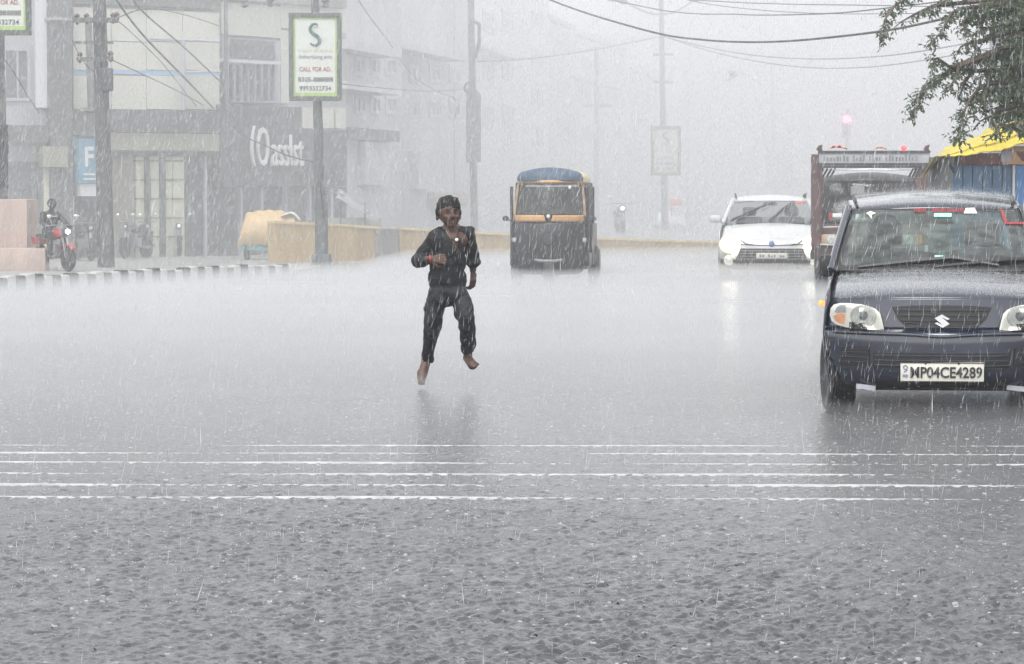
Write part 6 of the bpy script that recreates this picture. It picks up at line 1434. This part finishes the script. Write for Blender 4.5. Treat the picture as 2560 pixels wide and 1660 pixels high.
def spray(n):    # droplets thrown up from the road
    d = RNG.uniform(9 ** 1.7, 80 ** 1.7, n) ** (1 / 1.7); x = RNG.uniform(-1, 1, n) * (.2 * d + 1.5); z = np.minimum(RNG.exponential(.08, n), .5) + .004
    r = RNG.uniform(.0014, .0042, n) * (.4 + d / 34)
    c = np.stack([x, d, z], 1); T = np.array([[1, 1, 1], [1, -1, -1], [-1, 1, -1], [-1, -1, 1]]) * .75
    V = c[:, None] + T[None] * r[:, None, None] * RNG.uniform(.6, 1.3, (n, 4, 1)); F = np.array([[0, 1, 2], [0, 3, 1], [0, 2, 3], [1, 3, 2]])
    return V.reshape(-1, 3), (F[None] + (np.arange(n) * 4)[:, None, None]).reshape(-1, 3)
V, F = spray(140000)
def on_car(n):     # drops bursting on the bonnet and roof of the dark car
    y = np.where(RNG.uniform(size=n) < .6, RNG.uniform(.16, .93, n), RNG.uniform(1.82, 3.1, n)); x = RNG.uniform(-.63, .63, n) * np.where(y < 1, 1, .86)
    hy = [r_[0] for r_ in hood_rows] + [r_[0] for r_ in roof_rows]; hzv = [r_[1] for r_ in hood_rows] + [r_[1] for r_ in roof_rows]
    z = np.interp(y, hy, hzv) - .04 * (x / .6) ** 2 + np.minimum(RNG.exponential(.012, n), .06); a_ = -R(7)
    c = np.stack([px.x + x * math.cos(a_) - y * math.sin(a_), dcar + x * math.sin(a_) + y * math.cos(a_), z], 1)
    r = RNG.uniform(.0007, .0017, n); T = np.array([[1, 1, 1], [1, -1, -1], [-1, 1, -1], [-1, -1, 1]]) * .8
    V = c[:, None] + T[None] * r[:, None, None] * RNG.uniform(.6, 1.3, (n, 4, 1)); F = np.array([[0, 1, 2], [0, 3, 1], [0, 2, 3], [1, 3, 2]])
    return V.reshape(-1, 3), (F[None] + (np.arange(n) * 4)[:, None, None]).reshape(-1, 3)
V2, F2 = on_car(42000); F = np.concatenate([F, F2 + len(V)]); V = np.concatenate([V, V2])
tag(np_mesh('spray', V, F, M['splash']), 'low mist of droplets bouncing off the flooded road', None, None, 'stuff')
def crowns(n):   # little craters with a raised lip where drops strike
    d = np.sqrt(RNG.uniform(7.5 ** 2, 34 ** 2, n)); x = RNG.uniform(-1, 1, n) * (.2 * d + .4)
    R0 = RNG.uniform(.0025, .006, n) * RNG.uniform(.6, 1.3, n); H_ = R0 * RNG.uniform(.5, 1.3, n); k = 7
    a = np.arange(k) * 2 * math.pi / k
    V = np.zeros((n, 2 * k, 3)); jit = RNG.uniform(.6, 1.35, (n, k))
    for i in range(k):
        V[:, i] = np.stack([x + R0 * math.cos(a[i]), d + R0 * math.sin(a[i]), np.full(n, .0)], 1)
        rr = R0 * (1.25 + .25 * jit[:, i]); V[:, k + i] = np.stack([x + rr * math.cos(a[i]), d + rr * math.sin(a[i]), .004 + H_ * jit[:, i]], 1)
    F = np.array([[i, (i + 1) % k, k + (i + 1) % k, k + i] for i in range(k)])
    return V.reshape(-1, 3), (F[None] + (np.arange(n) * 2 * k)[:, None, None]).reshape(-1, 4)
V, F = crowns(24000)
tag(np_mesh('splashes', V, F, M['splash']), 'small crowns of water where raindrops strike the road', None, None, 'stuff')

def mist(name, label, foot, z0, z1, dens):     # foot: outline on the ground
    n = len(foot); b = MB(); b.add([(x, y, z0) for x, y in foot] + [(x, y, z1) for x, y in foot], [tuple(range(n))[::-1], tuple(range(n, 2 * n))] + [(i, (i + 1) % n, n + (i + 1) % n, n + i) for i in range(n)])
    o = b.build(name, None, smooth=False)
    m = bpy.data.materials.new(name); m.use_nodes = True; t = m.node_tree; t.nodes.clear()
    p = t.nodes.new('ShaderNodeVolumePrincipled'); p.inputs['Color'].default_value = (0.97, 0.975, 0.985, 1); p.inputs['Density'].default_value = dens; p.inputs['Anisotropy'].default_value = 0.2
    q = t.nodes.new('ShaderNodeOutputMaterial'); t.links.new(p.outputs[0], q.inputs['Volume']); o.data.materials.append(m)
    tag(o, label, None, None, 'stuff')
def spray_bank(dens):      # splash mist over the road: a wedge that deepens down the street
    ft = [(-7, 12), (7, 12), (17, 33), (40, 60), (40, 130), (-2, 130), (-2, 60), (-2.6, 48.4), (-9.5, 33)]
    n = len(ft); b = MB(); b.add([(x, y, .04) for x, y in ft] + [(x, y, .046 if y < 20 else .27) for x, y in ft],
        [tuple(range(n))[::-1], (n, n + 1, n + 2, n + 8), tuple(range(n + 2, 2 * n))] + [(i, (i + 1) % n, n + (i + 1) % n, n + i) for i in range(n)])
    o = b.build('spray_mist', None, smooth=False); m = bpy.data.materials.new('spray mist'); m.use_nodes = True; t = m.node_tree; t.nodes.clear()
    p = t.nodes.new('ShaderNodeVolumePrincipled'); p.inputs['Color'].default_value = (0.97, 0.975, 0.985, 1); p.inputs['Density'].default_value = dens; p.inputs['Anisotropy'].default_value = 0.2
    q = t.nodes.new('ShaderNodeOutputMaterial'); t.links.new(p.outputs[0], q.inputs['Volume']); o.data.materials.append(m)
    tag(o, 'low mist of splashing water over the road, deeper further away', None, None, 'stuff')
spray_bank(.24)
mist('rain_mist', 'bank of heavier rain further down the street', [(-115, 52.05), (115, 52.05), (115, 320), (-115, 320)], .04, 15.5, .021)
mist('rain_mist', 'rain filled air from the tree and kiosk onwards', [(-117, 21.6), (117, 21.6), (117, 322), (-117, 322)], .06, 15.7, .005)
hz = MB(); hz.box(-120, 120, -12, 325, -1.0, 16.0)
h = hz.build('haze', None, smooth=False)
hm_ = bpy.data.materials.new('rain haze'); hm_.use_nodes = True; t = hm_.node_tree; t.nodes.clear()
pv_ = t.nodes.new('ShaderNodeVolumePrincipled'); pv_.inputs['Color'].default_value = (0.97, 0.975, 0.985, 1); pv_.inputs['Density'].default_value = HAZE_DENSITY; pv_.inputs['Anisotropy'].default_value = 0.2
oo = t.nodes.new('ShaderNodeOutputMaterial'); t.links.new(pv_.outputs[0], oo.inputs['Volume']); h.data.materials.append(hm_)
tag(h, 'grey rain haze filling the street', None, None, 'stuff')
